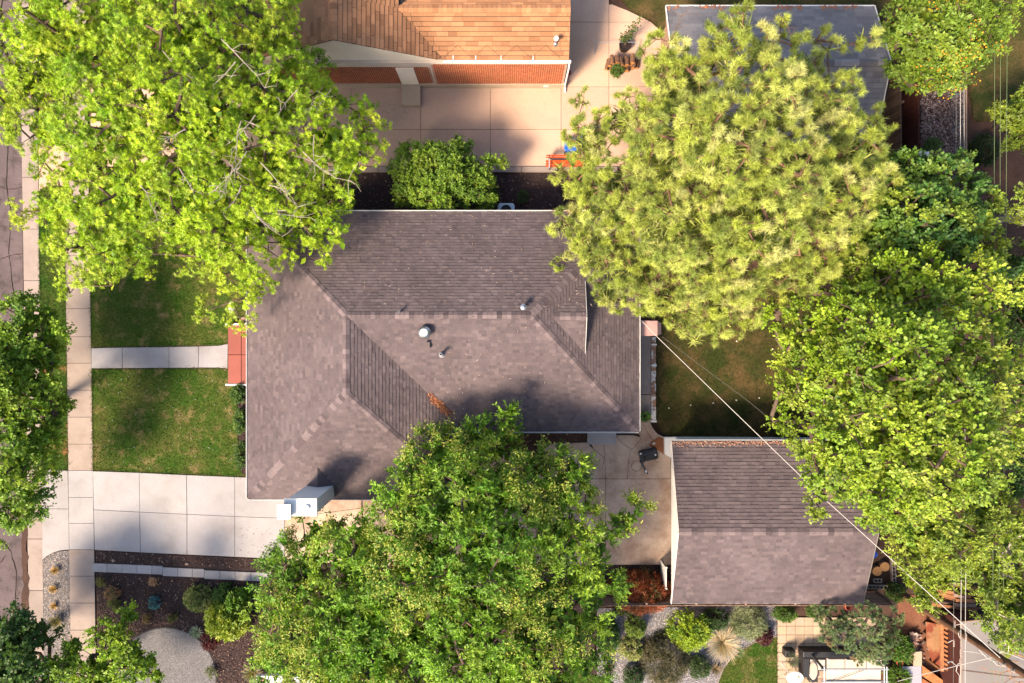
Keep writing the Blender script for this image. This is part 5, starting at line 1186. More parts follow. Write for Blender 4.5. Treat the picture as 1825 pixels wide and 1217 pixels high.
bush('sedum_plant', 'orange and olive wispy plant near the pavement in the front bed', 203, 1056, 13, .3, [((.42,.20,.10),3),((.3,.2,.08),2)], r7, 26, (.05,.08), .35, cat='plant')
bush('sedum_plant', 'small olive plant under the orange wispy one in the front bed', 206, 1074, 9, .25, [((.25,.24,.06),3),((.16,.18,.04),2)], r7, 26, (.05,.08), .4, cat='plant')
bush('sedum_plant', 'tiny olive seedling below the pale pavers, nearest the pavement', 185, 1036, 7, .2, [((.22,.20,.05),3)], r7, 12, (.05,.08), .4, cat='plant')
bush('sedum_plant', 'dry salmon coloured plant just under the paver row', 276, 1034, 6, .2, [((.5,.28,.16),3)], r7, 12, (.05,.07), .4, cat='plant')
bush('sedum_plant', 'dim brown seedling under the blue spruce, toward the low green tree', 264, 1099, 6, .2, [((.16,.10,.03),3)], r7, 12, (.05,.07), .4, cat='plant')
bush('sedum_plant', 'dim olive seedling right of the brown one, above the gravel circle', 311, 1099, 7, .2, [((.15,.14,.03),3)], r7, 14, (.05,.07), .4, cat='plant')
bush('sedum_plant', 'grey green weed on the right rim of the round gravel patch', 381, 1196, 11, .2, [((.14,.16,.06),3)], r7, 14, (.05,.08), .35, cat='plant')
tuft('grass_tuft', 'olive tan feather grass peeking out under the ash, bottom edge', 452, 1196, 18, .6, [((.34,.30,.14),2),((.24,.26,.12),2),((.42,.30,.16),1)], r7, 220)
# hedge along the front wall
bush('yew_shrub', 'dark green clipped plant against the front wall, next to the red stoop', 430, 700, 11, .6, DARKG+[((.09,.15,.03),2)], r7, 60, (.05,.09), .5, rpy=16)
bush('yew_shrub', 'dark green plant against the front wall, middle of the bed', 434, 750, 10, .6, DARKG+[((.09,.15,.03),2)], r7, 70, (.05,.09), .5, rpy=26)
bush('yew_shrub', 'dark green plant against the front wall, nearest the driveway', 435, 808, 9, .6, DARKG+[((.09,.15,.03),2)], r7, 70, (.05,.09), .5, rpy=28)
bush('flower_plant', 'single bright leafy sprig at the lawn side of the front wall bed', 427, 757, 5, .3, [((.25,.32,.06),1)], r7, 10, (.05,.08), .5, cat='plant')
# garden below the garage
bush('cotoneaster', 'tall very dark green shrub beside the ash, garden corner', 1082, 1128, 22, 1.1, DARKG, r7, 120, (.05,.09), .55, rpy=34)
bush('euonymus', 'light green small shrub in the pebble garden, next to the dark one', 1131, 1112, 19, .9, [((.20,.27,.04),3),((.13,.2,.03),2)], r7, 80, (.05,.09), .5)
bush('euonymus', 'cream variegated shrub in the pebble garden under the light green one', 1123, 1151, 22, .8, [((.36,.35,.12),3),((.26,.30,.08),2),((.15,.2,.04),1)], r7, 85, (.05,.09), .5)
bush('sumac_shrub', 'vivid lime feathery shrub in the garden below the garage', 1224, 1114, 36, 1.5, [((.24,.34,.015),4),((.30,.38,.02),3),((.12,.22,.015),3)], r7, 110, (.10,.16), .38, tl=(.2,.45), spread=.5)
bush('boxwood', 'dark green round shrub against the fence, right of the lime one', 1274, 1098, 24, .9, [((.05,.095,.02),3),((.035,.07,.016),3)], r7, 110, (.04,.07), .55, rpy=19)
bush('broom_shrub', 'grey green wispy broom bush against the fence behind the tan grass', 1330, 1103, 29, .9, [((.22,.25,.12),3),((.31,.33,.17),2),((.13,.16,.06),2)], r7, 120, (.10,.2), .11, twigs=7, per=9, tl=(.2,.45), droop=.6, spread=.5)
tuft('fountain_grass', 'big straw and blue green ornamental grass fountain in the garden', 1286, 1143, 34, .8, [((.55,.40,.24),4),((.62,.48,.30),2),((.32,.36,.28),1.5)], r7, 520, .011)
tuft('fountain_grass', 'few green blades at the lawn edge beside the straw coloured fountain', 1316, 1157, 11, .5, [((.14,.24,.10),2),((.25,.33,.16),1)], r7, 40, .012)
bush('barberry', 'dark maroon shrub between the broom bush and small lawn', 1357, 1128, 17, .6, [((.085,.018,.022),3),((.12,.025,.025),2),((.05,.014,.018),2)], r7, 65, (.05,.09), .5)
bush('boxwood', 'green hedge clump on the fence line above the tile patio', 1394, 1089, 21, .9, [((.075,.145,.02),3),((.11,.19,.025),2)], r7, 100, (.04,.07), .55, rpy=12)
bush('boxwood', 'green hedge clump next to the pinyon, above the tile patio', 1452, 1084, 19, .9, [((.065,.125,.02),3),((.09,.15,.025),2)], r7, 80, (.04,.07), .55, rpy=11)
bush('weeping_juniper', 'brown grey weeping juniper sprawling in the pebble garden', 1182, 1170, 44, 1.1, [((.095,.085,.04),4),((.14,.12,.055),3),((.26,.21,.09),1.2),((.06,.06,.03),2)], r7, 150, (.10,.22), .13, twigs=7, per=9, tl=(.25,.5), droop=1.2, upb=.15, spread=.5)
tuft('feather_grass', 'blond grass clump at the foot of the weeping juniper', 1180, 1206, 14, .5, [((.55,.42,.22),2),((.4,.3,.14),1)], r7, 170)
bush('mugo_pine', 'dark green bun shrub right of the weeping juniper', 1243, 1183, 21, .8, [((.045,.085,.02),3),((.07,.12,.025),2)], r7, 100, (.04,.08), .4)
bush('mugo_pine', 'dark green bun shrub left of the weeping juniper, bottom edge', 1126, 1200, 19, .7, [((.04,.08,.02),3),((.06,.11,.025),2)], r7, 90, (.04,.08), .4)
tuft('spurge_plant', 'brown spiky rosette beside the curved garden lawn', 1275, 1190, 14, .3, [((.20,.14,.08),3),((.28,.2,.12),2)], r7, 110, .014, cat='plant', droop=.4)
tuft('yucca', 'small dark spiky yucca on pale pebbles next to the ash', 1084, 1186, 15, .5, [((.07,.05,.035),3),((.11,.075,.05),2)], r7, 80, .014, cat='plant', droop=.3)
bush('ground_cover', 'strip of low green plants under the fence near the maple', 1112, 1086, 22, .2, [((.10,.15,.03),3),((.16,.19,.05),2)], r7, 50, (.04,.07), .5, rpy=6, cat='plant', stems=False)
# laceleaf maple behind the fence
jm = bush('laceleaf_maple', 'rust red laceleaf maple between the garage wall and fence', 1140, 1050, 60, 1.6, [((.42,.105,.035),4),((.30,.07,.028),3),((.52,.18,.06),2),((.12,.045,.02),2),((.12,.10,.03),1)], r7, 260, (.13,.22), .14, rpy=33, twigs=8, per=9, tl=(.2,.45), cat='small tree', droop=.8, upb=.2)
bush('boxwood', 'lush green shrub behind the pinyon against the rubble heap', 1597, 1150, 24, 1.0, [((.075,.16,.015),3),((.11,.2,.02),2)], r7, 110, (.05,.09), .5, rpy=30)
bush('boxwood', 'lush green shrub at the bottom edge right of the patio canopy', 1592, 1200, 24, .9, [((.09,.18,.015),3),((.13,.22,.02),2)], r7, 110, (.05,.09), .5, rpy=24)
bush('weed', 'small green weed patch in the bed by the rear gutter', 932, 352, 10, .3, [((.05,.08,.02),3)], r7, 24, (.05,.08), .5, cat='plant')
bush('lilac_shrub', 'shaded green shrub tucked under the small tree between the houses', 868, 345, 22, 1.2, [((.06,.12,.015),3),((.10,.17,.02),2)], r7, 90, (.08,.12), .4)
bush('privet_shrub', 'olive shrub growing over the firewood heap', 1098, 128, 10, .6, [((.10,.16,.03),3)], r7, 40, (.05,.09), .5)
bush('volunteer_sapling', 'scraggly green saplings under the garage eave by cinder blocks', 1590, 1052, 16, .8, [((.06,.11,.02),3),((.1,.15,.02),2)], r7, 50, (.06,.1), .5)
bush('volunteer_sapling', 'small weedy shrub on the chip path beside the dark elm', 1655, 262, 12, .8, [((.08,.13,.03),3)], r7, 34, (.06,.1), .45)
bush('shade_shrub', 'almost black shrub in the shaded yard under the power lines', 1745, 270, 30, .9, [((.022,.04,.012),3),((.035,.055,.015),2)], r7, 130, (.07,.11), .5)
# ------------------------------------------------------------------ objects in the yards
rr = random.Random(77)
# AC unit
x_, y_ = P(902,370,.9)[:2]
ac = thing('air_conditioner', (x_,y_-.12,0), 'pale blue rounded air conditioner behind the house, half under the eave', 'air conditioner')
mb = MB()
def rrect(cx, cy, w, d, r, n=5):
    out = []
    for sx, sy, a0 in ((1,1,0),(-1,1,90),(-1,-1,180),(1,-1,270)):
        for k in range(n+1):
            a = R(a0+90*k/n); out.append((cx+sx*(w/2-r)+r*math.cos(a), cy+sy*(d/2-r)+r*math.sin(a)))
    return out
ay = y_-.12
mb.prism(rrect(x_,ay,.84,.72,.16),0,.86,(.55,.72,.85),bevel=.03); mb.build('case', M['plastic'], ac)
mb = MB(); mb.lathe([(.27,.862),(.27,.875),(.24,.875),(.24,.864)],(x_,ay,0),24,cap=False); mb.lathe([(.24,.866),(0,.867)],(x_,ay,0),24,cap=False); mb.build('fan_grille', M['black'], ac)
# concrete pad step at the rear eave
x0,y1 = P(1047,769,.22)[:2]; x1,y0 = P(1098,792,.22)[:2]
stp = thing('concrete_step', ((x0+x1)/2,(y0+y1)/2,0), 'pale concrete step pad under the eave at the old driveway', 'step')
mb = MB(); mb.prism([(x0,y0),(x1,y0),(x1,y1),(x0,y1)],0,.22,bevel=.012); mb.build('slab', M['concrete_new'], stp)
# curved steps up to the lawn
cs = thing('garden_steps', P(1160,765), 'curved brown concrete steps from the old driveway up to the back lawn', 'steps')
def arc(pts_a, pts_b, z0, z1, nm, m):
    mb = MB(); mb.prism(PP(pts_a+pts_b[::-1], z1), z0, z1, bevel=.012); return mb.build(nm, m, cs)
arc([(1140,751),(1140,775),(1146,785),(1155,792)],[(1147,751),(1150,762),(1156,773),(1164,784)],0.0,.20,'step',M['concrete_old'])
arc([(1147.5,751),(1150.5,762),(1156.5,772.5),(1164.5,783.5)],[(1158,751),(1162,760),(1168,769),(1176,777)],0.0,.36,'step',M['concrete_old'])
# red soil wedge with bricks
wd = thing('planting_wedge', P(1172,786), 'triangle of orange soil edged by bricks beside the white wall', 'planter')
mb = MB(); mb.prism(PP([(1157,791),(1173,776),(1184,782),(1184,810)]),0,.10); mb.build('soil', mat('orange_soil',(.33,.12,.05),.95,.35,5,.4,30), wd)
for k in range(6):
    a = lerp((1156.5,790),(1172.5,775),(k+.5)/6); mb = MB(); x_,y_ = P(*a,.1)[:2]; mb.obox((x_,y_,.09),(.16,.08,.12),(0,0,R(43)),(rr.uniform(.9,1.3),)*3); mb.build('brick', M['concrete_old'], wd)
for k in range(4):
    a = lerp((1173,775),(1184,781),(k+.5)/4); mb = MB(); x_,y_ = P(*a,.1)[:2]; mb.obox((x_,y_,.09),(.10,.07,.12),(0,0,R(-28)),(rr.uniform(.9,1.3),)*3); mb.build('brick', M['concrete_old'], wd)
def rock(name, label, px, py, s, col, rz=0, sc=(1,.75,.5), z=0, cat='rock', group=None, h=0):
    r = random.Random(int(px*7+py)); bm = bmesh.new(); bmesh.ops.create_icosphere(bm, subdivisions=2, radius=1)
    for v in bm.verts: v.co *= 1 + r.uniform(-.16,.16)
    mb = MB(); b = P(px,py,h); m = Matrix.Rotation(rz,3,'Z')
    vs_ = [Vector(b) + m @ Vector((v.co.x*s*sc[0], v.co.y*s*sc[1], z + max(-.1,v.co.z)*s*sc[2])) for v in bm.verts]
    mb.add(vs_, [tuple(v.index for v in f.verts) for f in bm.faces], col); bm.free()
    t = thing(name, b, label, cat, group)
    # a few chips broken off beside it keep the outline uneven
    mb.build('stone', M['pebble'], t); return t
rock('rock', 'white rock on the red soil wedge by the garage', 1165.5, 790, .09, (.7,.66,.62), h=.08)
rock('rock', 'pale grey flat rock at the lawn edge under the maple tips', 413, 547, .30, (.50,.47,.44), 1.5, (1.3,.65,.3))
rock('rock', 'pinkish rock between the red stoop and the maple tips', 434.5, 570, .22, (.48,.30,.23), .4, (1.0,.8,.4))
rock('rock', 'pale rock in the bark strip above the paver row', 202, 999, .09, (.55,.40,.33))
rock('rock', 'peach coloured stone cluster in the bark strip, middle', 333, 1005, .10, (.55,.36,.28))
# portable basketball hoop
bx, by = P(1156,811,.2)[:2]
hp = thing('basketball_hoop', (bx,by,0), 'black portable basketball hoop with thin ring on the old driveway', 'basketball hoop')
rot = R(12); m3 = Matrix.Rotation(rot,3,'Z')
def loc(u, v, z): 
    q = m3 @ Vector((u,v,0)); return Vector((bx+q.x, by+q.y, z))
mb = MB(); pts = [tuple(loc(x,y,0)[:2]) for x, y in rrect(0,0,.92,.58,.10)]; mb.prism(pts,.03,.20,bevel=.035); base_ = mb.build('base', M['rubber'], hp)
mb = MB(); mb.prism([tuple(loc(x,y,0)[:2]) for x, y in rrect(.03,.02,.66,.34,.06)],.2,.225,(1.6,1.6,1.6),bevel=.01); mb.build('base_lid', M['rubber'], base_)
for u, v in ((-.38,.16),(.34,-.05)):
    mb = MB(); mb.lathe([(.045,.20),(.045,.24),(0,.25)],tuple(loc(u,v,0)),10,cap=False); mb.build('filler_cap', M['white_paint'], base_)
p0 = loc(-.22,-.05,.2); top_ = Vector((*P(1147,824,2.35)[:2],2.35))
mb = MB(); mb.tube([p0, p0*.5+top_*.5+Vector((0,0,.1)), top_],.035,8); mb.build('pole', M['dark_metal'], hp)
mb = MB(); mb.tube([loc(.30,.20,.2), p0*.72+top_*.28],.018,6); mb.tube([loc(.30,-.20,.2), p0*.72+top_*.28],.018,6); mb.build('brace', M['dark_metal'], hp)
A0 = Vector((*P(1142.5,822,2.3)[:2],0)); B0 = Vector((*P(1153,843,2.3)[:2],0)); dv = (B0-A0).normalized()
mb = MB(); mb.bar((A0.x,A0.y,2.25),(B0.x,B0.y,2.25),.05,.55); mb.build('backboard', M['rubber'], hp)
mb = MB(); c_ = (A0*.75+B0*.25) + Vector((-dv.y,dv.x,0))*-.02; mb.obox((c_.x+dv.x*.32,c_.y+dv.y*.32,2.53),(.05,.12,.012),(0,0,math.atan2(dv.y,dv.x)+1.57)); mb.build('sticker', M['white_paint'], hp)
rc = Vector((*P(1134.5,830.4,2.12)[:2],2.12)); mb = MB()
mb.tube([rc+Vector((.245*math.cos(2*math.pi*k/32),.245*math.sin(2*math.pi*k/32),0)) for k in range(33)],.010,6,cap=False)
mb.tube([rc+Vector((.24,.02,0)), Vector((top_.x,top_.y,2.12))],.014,6); mb.build('ring', M['dark_metal'], hp)
# planter with herbs at the porch end
x_, y_ = P(1150,742,.9)[:2]; bz = .42
pl = thing('planter', (x_,y_,bz), 'round pale planter of leafy green herbs at the end of the rear porch', 'plant pot')
mb = MB(); mb.lathe([(.17,bz+.001),(.24,bz+.36),(.265,bz+.38),(.255,bz+.42),(.225,bz+.42),(.20,bz+.33)],(x_,y_,0),20,cap=False); mb.build('pot', M['concrete_old'], pl)
mb = MB(); mb.lathe([(.205,bz+.34),(0,bz+.35)],(x_,y_,0),16,cap=False); mb.build('soil', M['mulch'], pl)
rg8 = np.random.default_rng(88); n = 130; a = rg8.uniform(0,2*np.pi,n); q = np.sqrt(rg8.uniform(0,1,n))*.20
leaves('foliage', np.stack([x_+q*np.cos(a),y_+q*np.sin(a),bz+.40+rg8.uniform(0,.16,n)],1), nrm(np.stack([np.cos(a),np.sin(a),rg8.uniform(0,.6,n)],1)), nrm(UP+rg8.normal(0,.4,(n,3))), rg8.uniform(.07,.13,n), rg8.uniform(.05,.08,n), pick([((.07,.19,.02),3),((.15,.26,.03),2),((.04,.1,.015),2)],n,rg8), M['leaf'], pl, 'round')
# low white wall round the garage corner, and the white gate post below
lw = thing('low_wall', P(1190,796), 'low white painted wall wrapping the upper left garage corner', 'wall')
mb = MB(); mb.prism(PP([(1184.5,779),(1500,781),(1500,785),(1197,785),(1197,817),(1184.5,809)],.3),0,.30,bevel=.01); mb.build('wall_top', M['white_paint'], lw)
gt = thing('gate', P(1190,1030), 'narrow white gate panel at the lower left garage corner', 'gate')
x0,y0 = P(1186,1050,1.2)[:2]; x1,y1 = P(1196,1010,1.2)[:2]
mb = MB(); mb.box(x0,y0,.05,x0+.06,y1,1.2); mb.build('gate_panel', M['white_paint'], gt)
for yy in (y0,y1-.08):
    mb = MB(); mb.box(x0-.01,yy,0,x0+.08,yy+.08,1.25); mb.build('post', M['white_paint'], gt)
# fences --------------------------------------------------------------
def board_fence(name, label, a, b, h, m, bw=.14, gap=.012, th=.022, posts=2.4, cap=False, group=None, hj=.04):
    a, b = Vector((*a,0)), Vector((*b,0)); d = b-a; L = d.length; d.normalize(); nrm_ = Vector((-d.y,d.x,0))
    t = thing(name, ((a.x+b.x)/2,(a.y+b.y)/2,0), label, 'fence', group); n = int(L/(bw+gap))
    cz = math.atan2(d.y,d.x); 
    me = {}
    for i in range(n):
        v = i % 4
        if v not in me:
            mb = MB(); hh = h - rr.uniform(0,hj); w = bw; c = rr.uniform(.85,1.15); mb.add([(0,-th/2,.04),(w,-th/2,.04),(w,th/2,.04),(0,th/2,.04),(0,-th/2,hh),(w,-th/2,hh),(w,th/2,hh),(0,th/2,hh)],[(3,2,1,0),(4,5,6,7),(0,1,5,4),(1,2,6,5),(2,3,7,6),(3,0,4,7)],(c,c,c)); me[v] = mb.mesh('board', m)
        o = bpy.data.objects.new('board', me[v]); C.objects.link(o); adopt(o, t)
        p = a + d*(i*(bw+gap)); o.matrix_basis = Matrix.Translation(p) @ Matrix.Rotation(cz,4,'Z'); k = rr.uniform(.8,1.15); o.color = (k,k,k,1)
    for z in (.3,h*.5,h-.2):
        mb = MB(); mb.bar(a+nrm_*.035+Vector((0,0,z)), b+nrm_*.035+Vector((0,0,z)), .04,.09); mb.build('rail', m, t)
    k = 0.0
    while k <= L:
        p = a + d*k; mb = MB(); q = p+nrm_*.105; mb.obox((q.x,q.y,h/2),(.09,.09,h+.06),(0,0,cz)); mb.build('post', m, t); k += posts
    return t
M['wood_pink'] = mat('wood_pink', (.40,.26,.19), .85, .25, 2, .2, 14)
fy = P(0,1080,1.75)[1]
board_fence('board_fence', 'weathered board fence running under the garage eave above the pebble garden', (P(1064,0,1.75)[0],fy), (P(1600,0,1.75)[0],fy+.02), 1.75, M['wood_pink'])
board_fence('board_fence', 'grey board fence between the shed and the dark red fence', (P(1604,0,1.5)[0],16.5), (P(1607,0,1.5)[0],8.3), 1.5, M['wood_grey'])
board_fence('board_fence', 'dark maroon board fence beside the chip path', (P(1607.5,0)[0],14.4), (P(1607.5,0)[0],8.3), 1.45, M['wood_dark'])
# white box by the fence foot
wb = thing('white_crate', P(1648,281), 'white square box at the fence foot above the dark elm', 'box')
x_,y_ = P(1646,280,.4)[:2]; mb = MB(); mb.prism([(x_-.27,y_-.27),(x_+.27,y_-.27),(x_+.27,y_+.27),(x_-.27,y_+.27)],0,.38,bevel=.012); mb.build('box', M['white_paint'], wb)
mb = MB(); mb.prism([(x_-.29,y_-.29),(x_+.29,y_-.29),(x_+.29,y_+.29),(x_-.29,y_+.29)],.383,.42,bevel=.012); mb.build('lid', M['white_paint'], wb)
# two long pipes lying on the ground by the path: a grey one and a peach kerb board
pg = thing('fence_rail', P(1716,190,1.2), 'pale peach top rail of a wire fence right of the chip path', 'fence')
mb = MB(); mb.bar(P(1722,90,1.2),P(1722,310,1.2),.06,.05); mb.build('rail', M['wood_pink'], pg)
for py in (100,160,220,280,308):
    mb = MB(); q = P(1722,py,1.2); mb.box(q[0]-.03,q[1]-.03,0,q[0]+.03,q[1]+.03,1.18); mb.build('post', M['galv'], pg)
# mesh of the wire fence
mb = MB(); x_ = P(1722,0,1.2)[0]; ya, yb = P(0,90,1.2)[1], P(0,310,1.2)[1]
for k in range(8): mb.bar((x_,ya,.1+k*.14),(x_,yb,.1+k*.14),.004,.004)
k = 0
while yb + k*.15 < ya: mb.bar((x_,yb+k*.15,.05),(x_,yb+k*.15,1.17),.004,.004); k += 1
mb.build('wire_mesh', M['galv'], pg)
# bench (orange slats), bins, bucket
bh = thing('bench', P(1010,289), 'glossy orange red slatted bench with metal arms at the driveway kerb', 'bench')
x0, x1 = P(973,0,.42)[0], P(1052,0,.42)[0]; ya, yb = P(0,277,.6)[1], P(0,298.5,.42)[1]
M['orange_wood'] = mat('orange_wood', (.62,.085,.012), .45, .2, 3, .1, 14, stretch=(.3,1,1))
for k in range(3):
    mb = MB(); yy = yb + .03 + k*.12; mb.box(x0,yy,.40,x1,yy+.10,.44); mb.build('slat', M['orange_wood'], bh)
for k in range(2):
    mb = MB(); mb.box(x0,ya-.10+k*.055,.50+k*.17,x1,ya-.07+k*.055,.63+k*.17); mb.build('back_slat', M['orange_wood'], bh)
for x_ in (x0+.16, x1-.16):
    mb = MB(); mb.tube([(x_,yb-.06,.01),(x_,yb-.04,.6),(x_,ya-.18,.66),(x_,ya-.13,.42)],.028,8); mb.build('arm', M['galv'], bh)
    mb = MB(); mb.bar((x_,yb,.38),(x_,ya-.1,.38),.05,.04); mb.bar((x_,ya-.09,.01),(x_,ya-.03,.80),.05,.04); mb.build('leg', M['dark_metal'], bh)
for px,py,lb in ((1017,257,'blue recycling bin showing at the left pine edge by the driveway joint'),(1046,244,'blue recycling bin mostly hidden in the pine needles')):
    x_,y_ = P(px,py,.9)[:2]; bn = thing('recycling_bin',(x_,y_,0),lb,'bin')
    mb = MB(); c0 = (.012,.12,.55); mb.add([(x_-.22,y_-.24,.08),(x_+.22,y_-.24,.08),(x_+.22,y_+.24,.08),(x_-.22,y_+.24,.08),(x_-.28,y_-.30,.9),(x_+.28,y_-.30,.9),(x_+.28,y_+.30,.9),(x_-.28,y_+.30,.9)],[(3,2,1,0),(0,1,5,4),(1,2,6,5),(2,3,7,6),(3,0,4,7),(4,5,6,7)],c0); mb.build('body', M['plastic'], bn)
    mb = MB(); mb.prism(rrect(x_,y_,.62,.66,.07),.903,.97,c0,bevel=.03); mb.build('lid', M['plastic'], bn)
    for s_ in (-1,1):
        mb = MB(); mb.tube([(x_+s_*.2,y_-.25,.09),(x_+s_*.26,y_-.25,.09)],.09,12); mb.build('wheel', M['rubber'], bn)
x_,y_ = P(1011,131,.3)[:2]; bu = thing('bucket',(x_,y_,0),'red plastic bucket at the foot of the brick wall downspout','bucket')
mb = MB(); mb.lathe([(.12,.05),(.165,.42),(.18,.42),(.18,.45),(.15,.45),(.11,.08),(0,.08)],(x_,y_,0),18,(.6,.012,.012),cap=False); mb.build('body', M['plastic'], bu)
mb = MB(); mb.tube([(x_-.17,y_,.42),(x_-.1,y_-.16,.45),(x_+.1,y_-.16,.45),(x_+.17,y_,.42)],.008,5); mb.build('handle', M['galv'], bu)
# log rack and firewood
rk = thing('log_rack', P(1095,88), 'empty grey metal log rack in front of the firewood', 'rack')
mb = MB(); a,b_,c_,d_ = P(1061,75,.5), P(1059,97,.04), P(1135,75,.5), P(1135,98,.04)
mb.tube([a,c_],.016,6); mb.build('top_rail', M['galv'], rk)
mb = MB(); mb.tube([(b_[0],b_[1],.03),(d_[0],d_[1],.03)],.022,6); mb.build('base_rail', M['galv'], rk)
for q0,q1 in ((a,b_),(c_,d_)):
    mb = MB(); mb.tube([q0,(q1[0],q1[1],.03)],.026,6); mb.build('end_frame', M['galv'], rk)
rw = random.Random(9)
ORD = ['first','second','third','fourth','fifth','sixth','seventh']
M['log_end'] = mat('log_end', (.62,.26,.075), .85, .2, 6, .2, 30)
rows = [(0.16,7,0),(0.42,6,1),(0.66,5,2)]
for z_, n_, ri in rows:
    for k in range(n_):
        px = 1082 + k*9.2 + ri*4 + rw.uniform(-1.5,1.5); py = 117 - ri*5 + rw.uniform(-3,3)
        c0 = Vector(P(px,py,z_)); an = R(90 + rw.uniform(-16,16)); L = rw.uniform(.34,.5); r_ = rw.uniform(.095,.14)
        d = Vector((math.cos(an),math.sin(an),rw.uniform(-.15,.15))).normalized()
        lg = thing('firewood_log', tuple(c0), f'{ORD[k]} split firewood log from the driveway end, {["bottom","middle","top"][ri]} layer of the heap', 'log', 'firewood logs in the heap')
        mb = MB(); t_ = rw.uniform(.7,1.2); mb.tube([c0-d*L/2,c0,c0+d*L/2],[r_*.95,r_,r_*rw.uniform(.8,1)],9,(t_,t_*.9,t_*.85),cap=False); mb.build('bark', M['bark_pine'], lg)
        for s_ in (-1,1):
            mb = MB(); e = c0+d*s_*(L/2); mb.tube([e-d*s_*.004,e+d*s_*.006],[r_*.86,r_*.80],9,(t_,t_,t_)); mb.build('cut_end', M['log_end'], lg)
x_,y_ = P(1114,80,.4)[:2]; pp = thing('potted_shrub',(x_,y_,0),'tall leafy shrub in a black pot behind the firewood','plant pot')
mb = MB(); mb.lathe([(.24,0),(.29,.42),(.31,.44),(.31,.48),(.27,.48),(.26,.40),(0,.41)],(x_,y_,0),20,(.9,.5,.4),cap=False); mb.build('pot', M['rubber'], pp)
st0 = np.array([x_,y_,.4]); tops = np.array([P(1112,62,1.2),P(1122,48,1.7),P(1134,40,2.0),P(1140,36,2.1),P(1106,66,1.0),P(1128,55,1.5)])
segs_mesh('stems', np.repeat(st0[None],6,0), tops, np.full(6,.02), np.full(6,.008), M['bark'], pp, 4)
n = 260; ii = rg8.integers(0,6,n); f = rg8.uniform(.35,1.05,n)[:,None]; p = st0[None]*(1-f)+tops[ii]*f+rg8.normal(0,.09,(n,3))
leaves('foliage', p, nrm(rg8.normal(0,1,(n,3))+UP*.2), nrm(UP+rg8.normal(0,.5,(n,3))), rg8.uniform(.07,.12,n), rg8.uniform(.05,.08,n), pick([((.05,.09,.02),3),((.09,.14,.03),2),((.16,.14,.03),.6)],n,rg8), M['leaf'], pp, 'round')
# path light
x_,y_ = P(485,1020)[:2]; lp = thing('path_light',(x_,y_,0),'small pale box shaped garden light standing at the end of the paver row','garden light')
mb = MB(); mb.box(x_-.04,y_-.04,0,x_+.04,y_+.04,.35); mb.build('post', M['concrete'], lp)
mb = MB(); mb.box(x_-.10,y_-.05,.35,x_+.10,y_+.25,.46); mb.build('lamp_head', M['concrete'], lp)
mb = MB(); mb.lathe([(.04,.462),(0,.464)],(x_,y_+.12,0),10,cap=False); mb.build('lens', M['black'], lp)
# corner of the next white roof at the bottom edge
wr = thing('white_roof_shed', P(500,1260), 'white ribbed metal roof corner peeking out under the ash at the bottom edge', 'shed')
rx0, ry1 = P(457,1206,2.3)[:2]; rx1, ry0 = rx0+4.5, ry1-3.0
mb = MB(); mb.prism([(rx0+.1,ry0),(rx1,ry0),(rx1,ry1-.1),(rx0+.1,ry1-.1)],0,2.2); mb.build('wall', M['stucco'], wr)
mb = MB(); k = rx0+.42
while k < rx1: mb.box(k,ry0,2.301,k+.18,ry1-.03,2.325); k += .26
mb.build('rib', M['white_paint'], wr, kind='stuff')
mb = MB(); mb.box(rx0+.38,ry0,2.22,rx1,ry1,2.30,(.85,.95,1.1)); mb.build('roof', M['white_paint'], wr)
mb = MB(); mb.box(rx0,ry0,2.1,rx0+.05,ry1+.06,2.33); mb.box(rx0+.051,ry1+.001,2.1,rx0+1.4,ry1+.05,2.33); mb.build('fascia', M['white_paint'], wr)
mb = MB(); mb.box(rx0+.055,ry0,2.2,rx0+.375,ry1-.005,2.27); mb.build('brick_edge', M['stucco'], wr)

# ---------- patio furniture at the bottom
sx, sy = P(1489,1190)[:2]
so = thing('outdoor_sofa', (sx,sy,0), 'black wicker corner sofa with cream cushions under the pinyon', 'sofa')
def boxp(x0,y0,x1,y1,h0,h1,nm,m,par,col=(1,1,1),bev=.02):
    a = P(x0,y1,h1)[:2]; b = P(x1,y0,h1)[:2]; mb = MB(); mb.prism([a,(b[0],a[1]),b,(a[0],b[1])],h0,h1,col,bevel=bev); return mb.build(nm,m,par)
boxp(1432,1162,1580,1172,0,.72,'backrest',M['rubber'],so); boxp(1432,1173,1442.5,1208,0,.66,'armrest',M['rubber'],so); boxp(1443,1172.5,1580,1196,.02,.36,'seat_base',M['rubber'],so); boxp(1443,1196.3,1458,1216,.02,.36,'seat_base',M['rubber'],so)
boxp(1475,1174,1507,1195,.37,.50,'cushion',M['fabric'],so,bev=.05); boxp(1508,1175,1545,1195,.37,.50,'cushion',M['fabric'],so,bev=.05); boxp(1546,1175,1578,1195,.37,.50,'cushion',M['fabric'],so,bev=.05)
boxp(1444.5,1175,1472,1195,.37,.50,'cushion',M['fabric'],so,(.9,.95,1.0),bev=.05)
mb = MB(); c0 = P(1451,1196,.6); mb.prism([(c0[0]+.20*math.cos(a)*(1+.1*math.cos(2*a)),c0[1]+.48*math.sin(a)) for a in [2*math.pi*k/18 for k in range(18)]],.40,.60,(.95,.9,.85),bevel=.06); mb.build('bolster', M['fabric'], so)
pt2 = thing('planter', P(1409,1168), 'square black planter with feathery plant on the tile patio', 'plant pot')
boxp(1400,1160,1418,1172,0,.5,'pot',M['rubber'],pt2)
x_,y_ = P(1411,1170,.6)[:2]; n = 300; a = rg8.uniform(0,2*np.pi,n); q = rg8.uniform(0,1,n)**.5
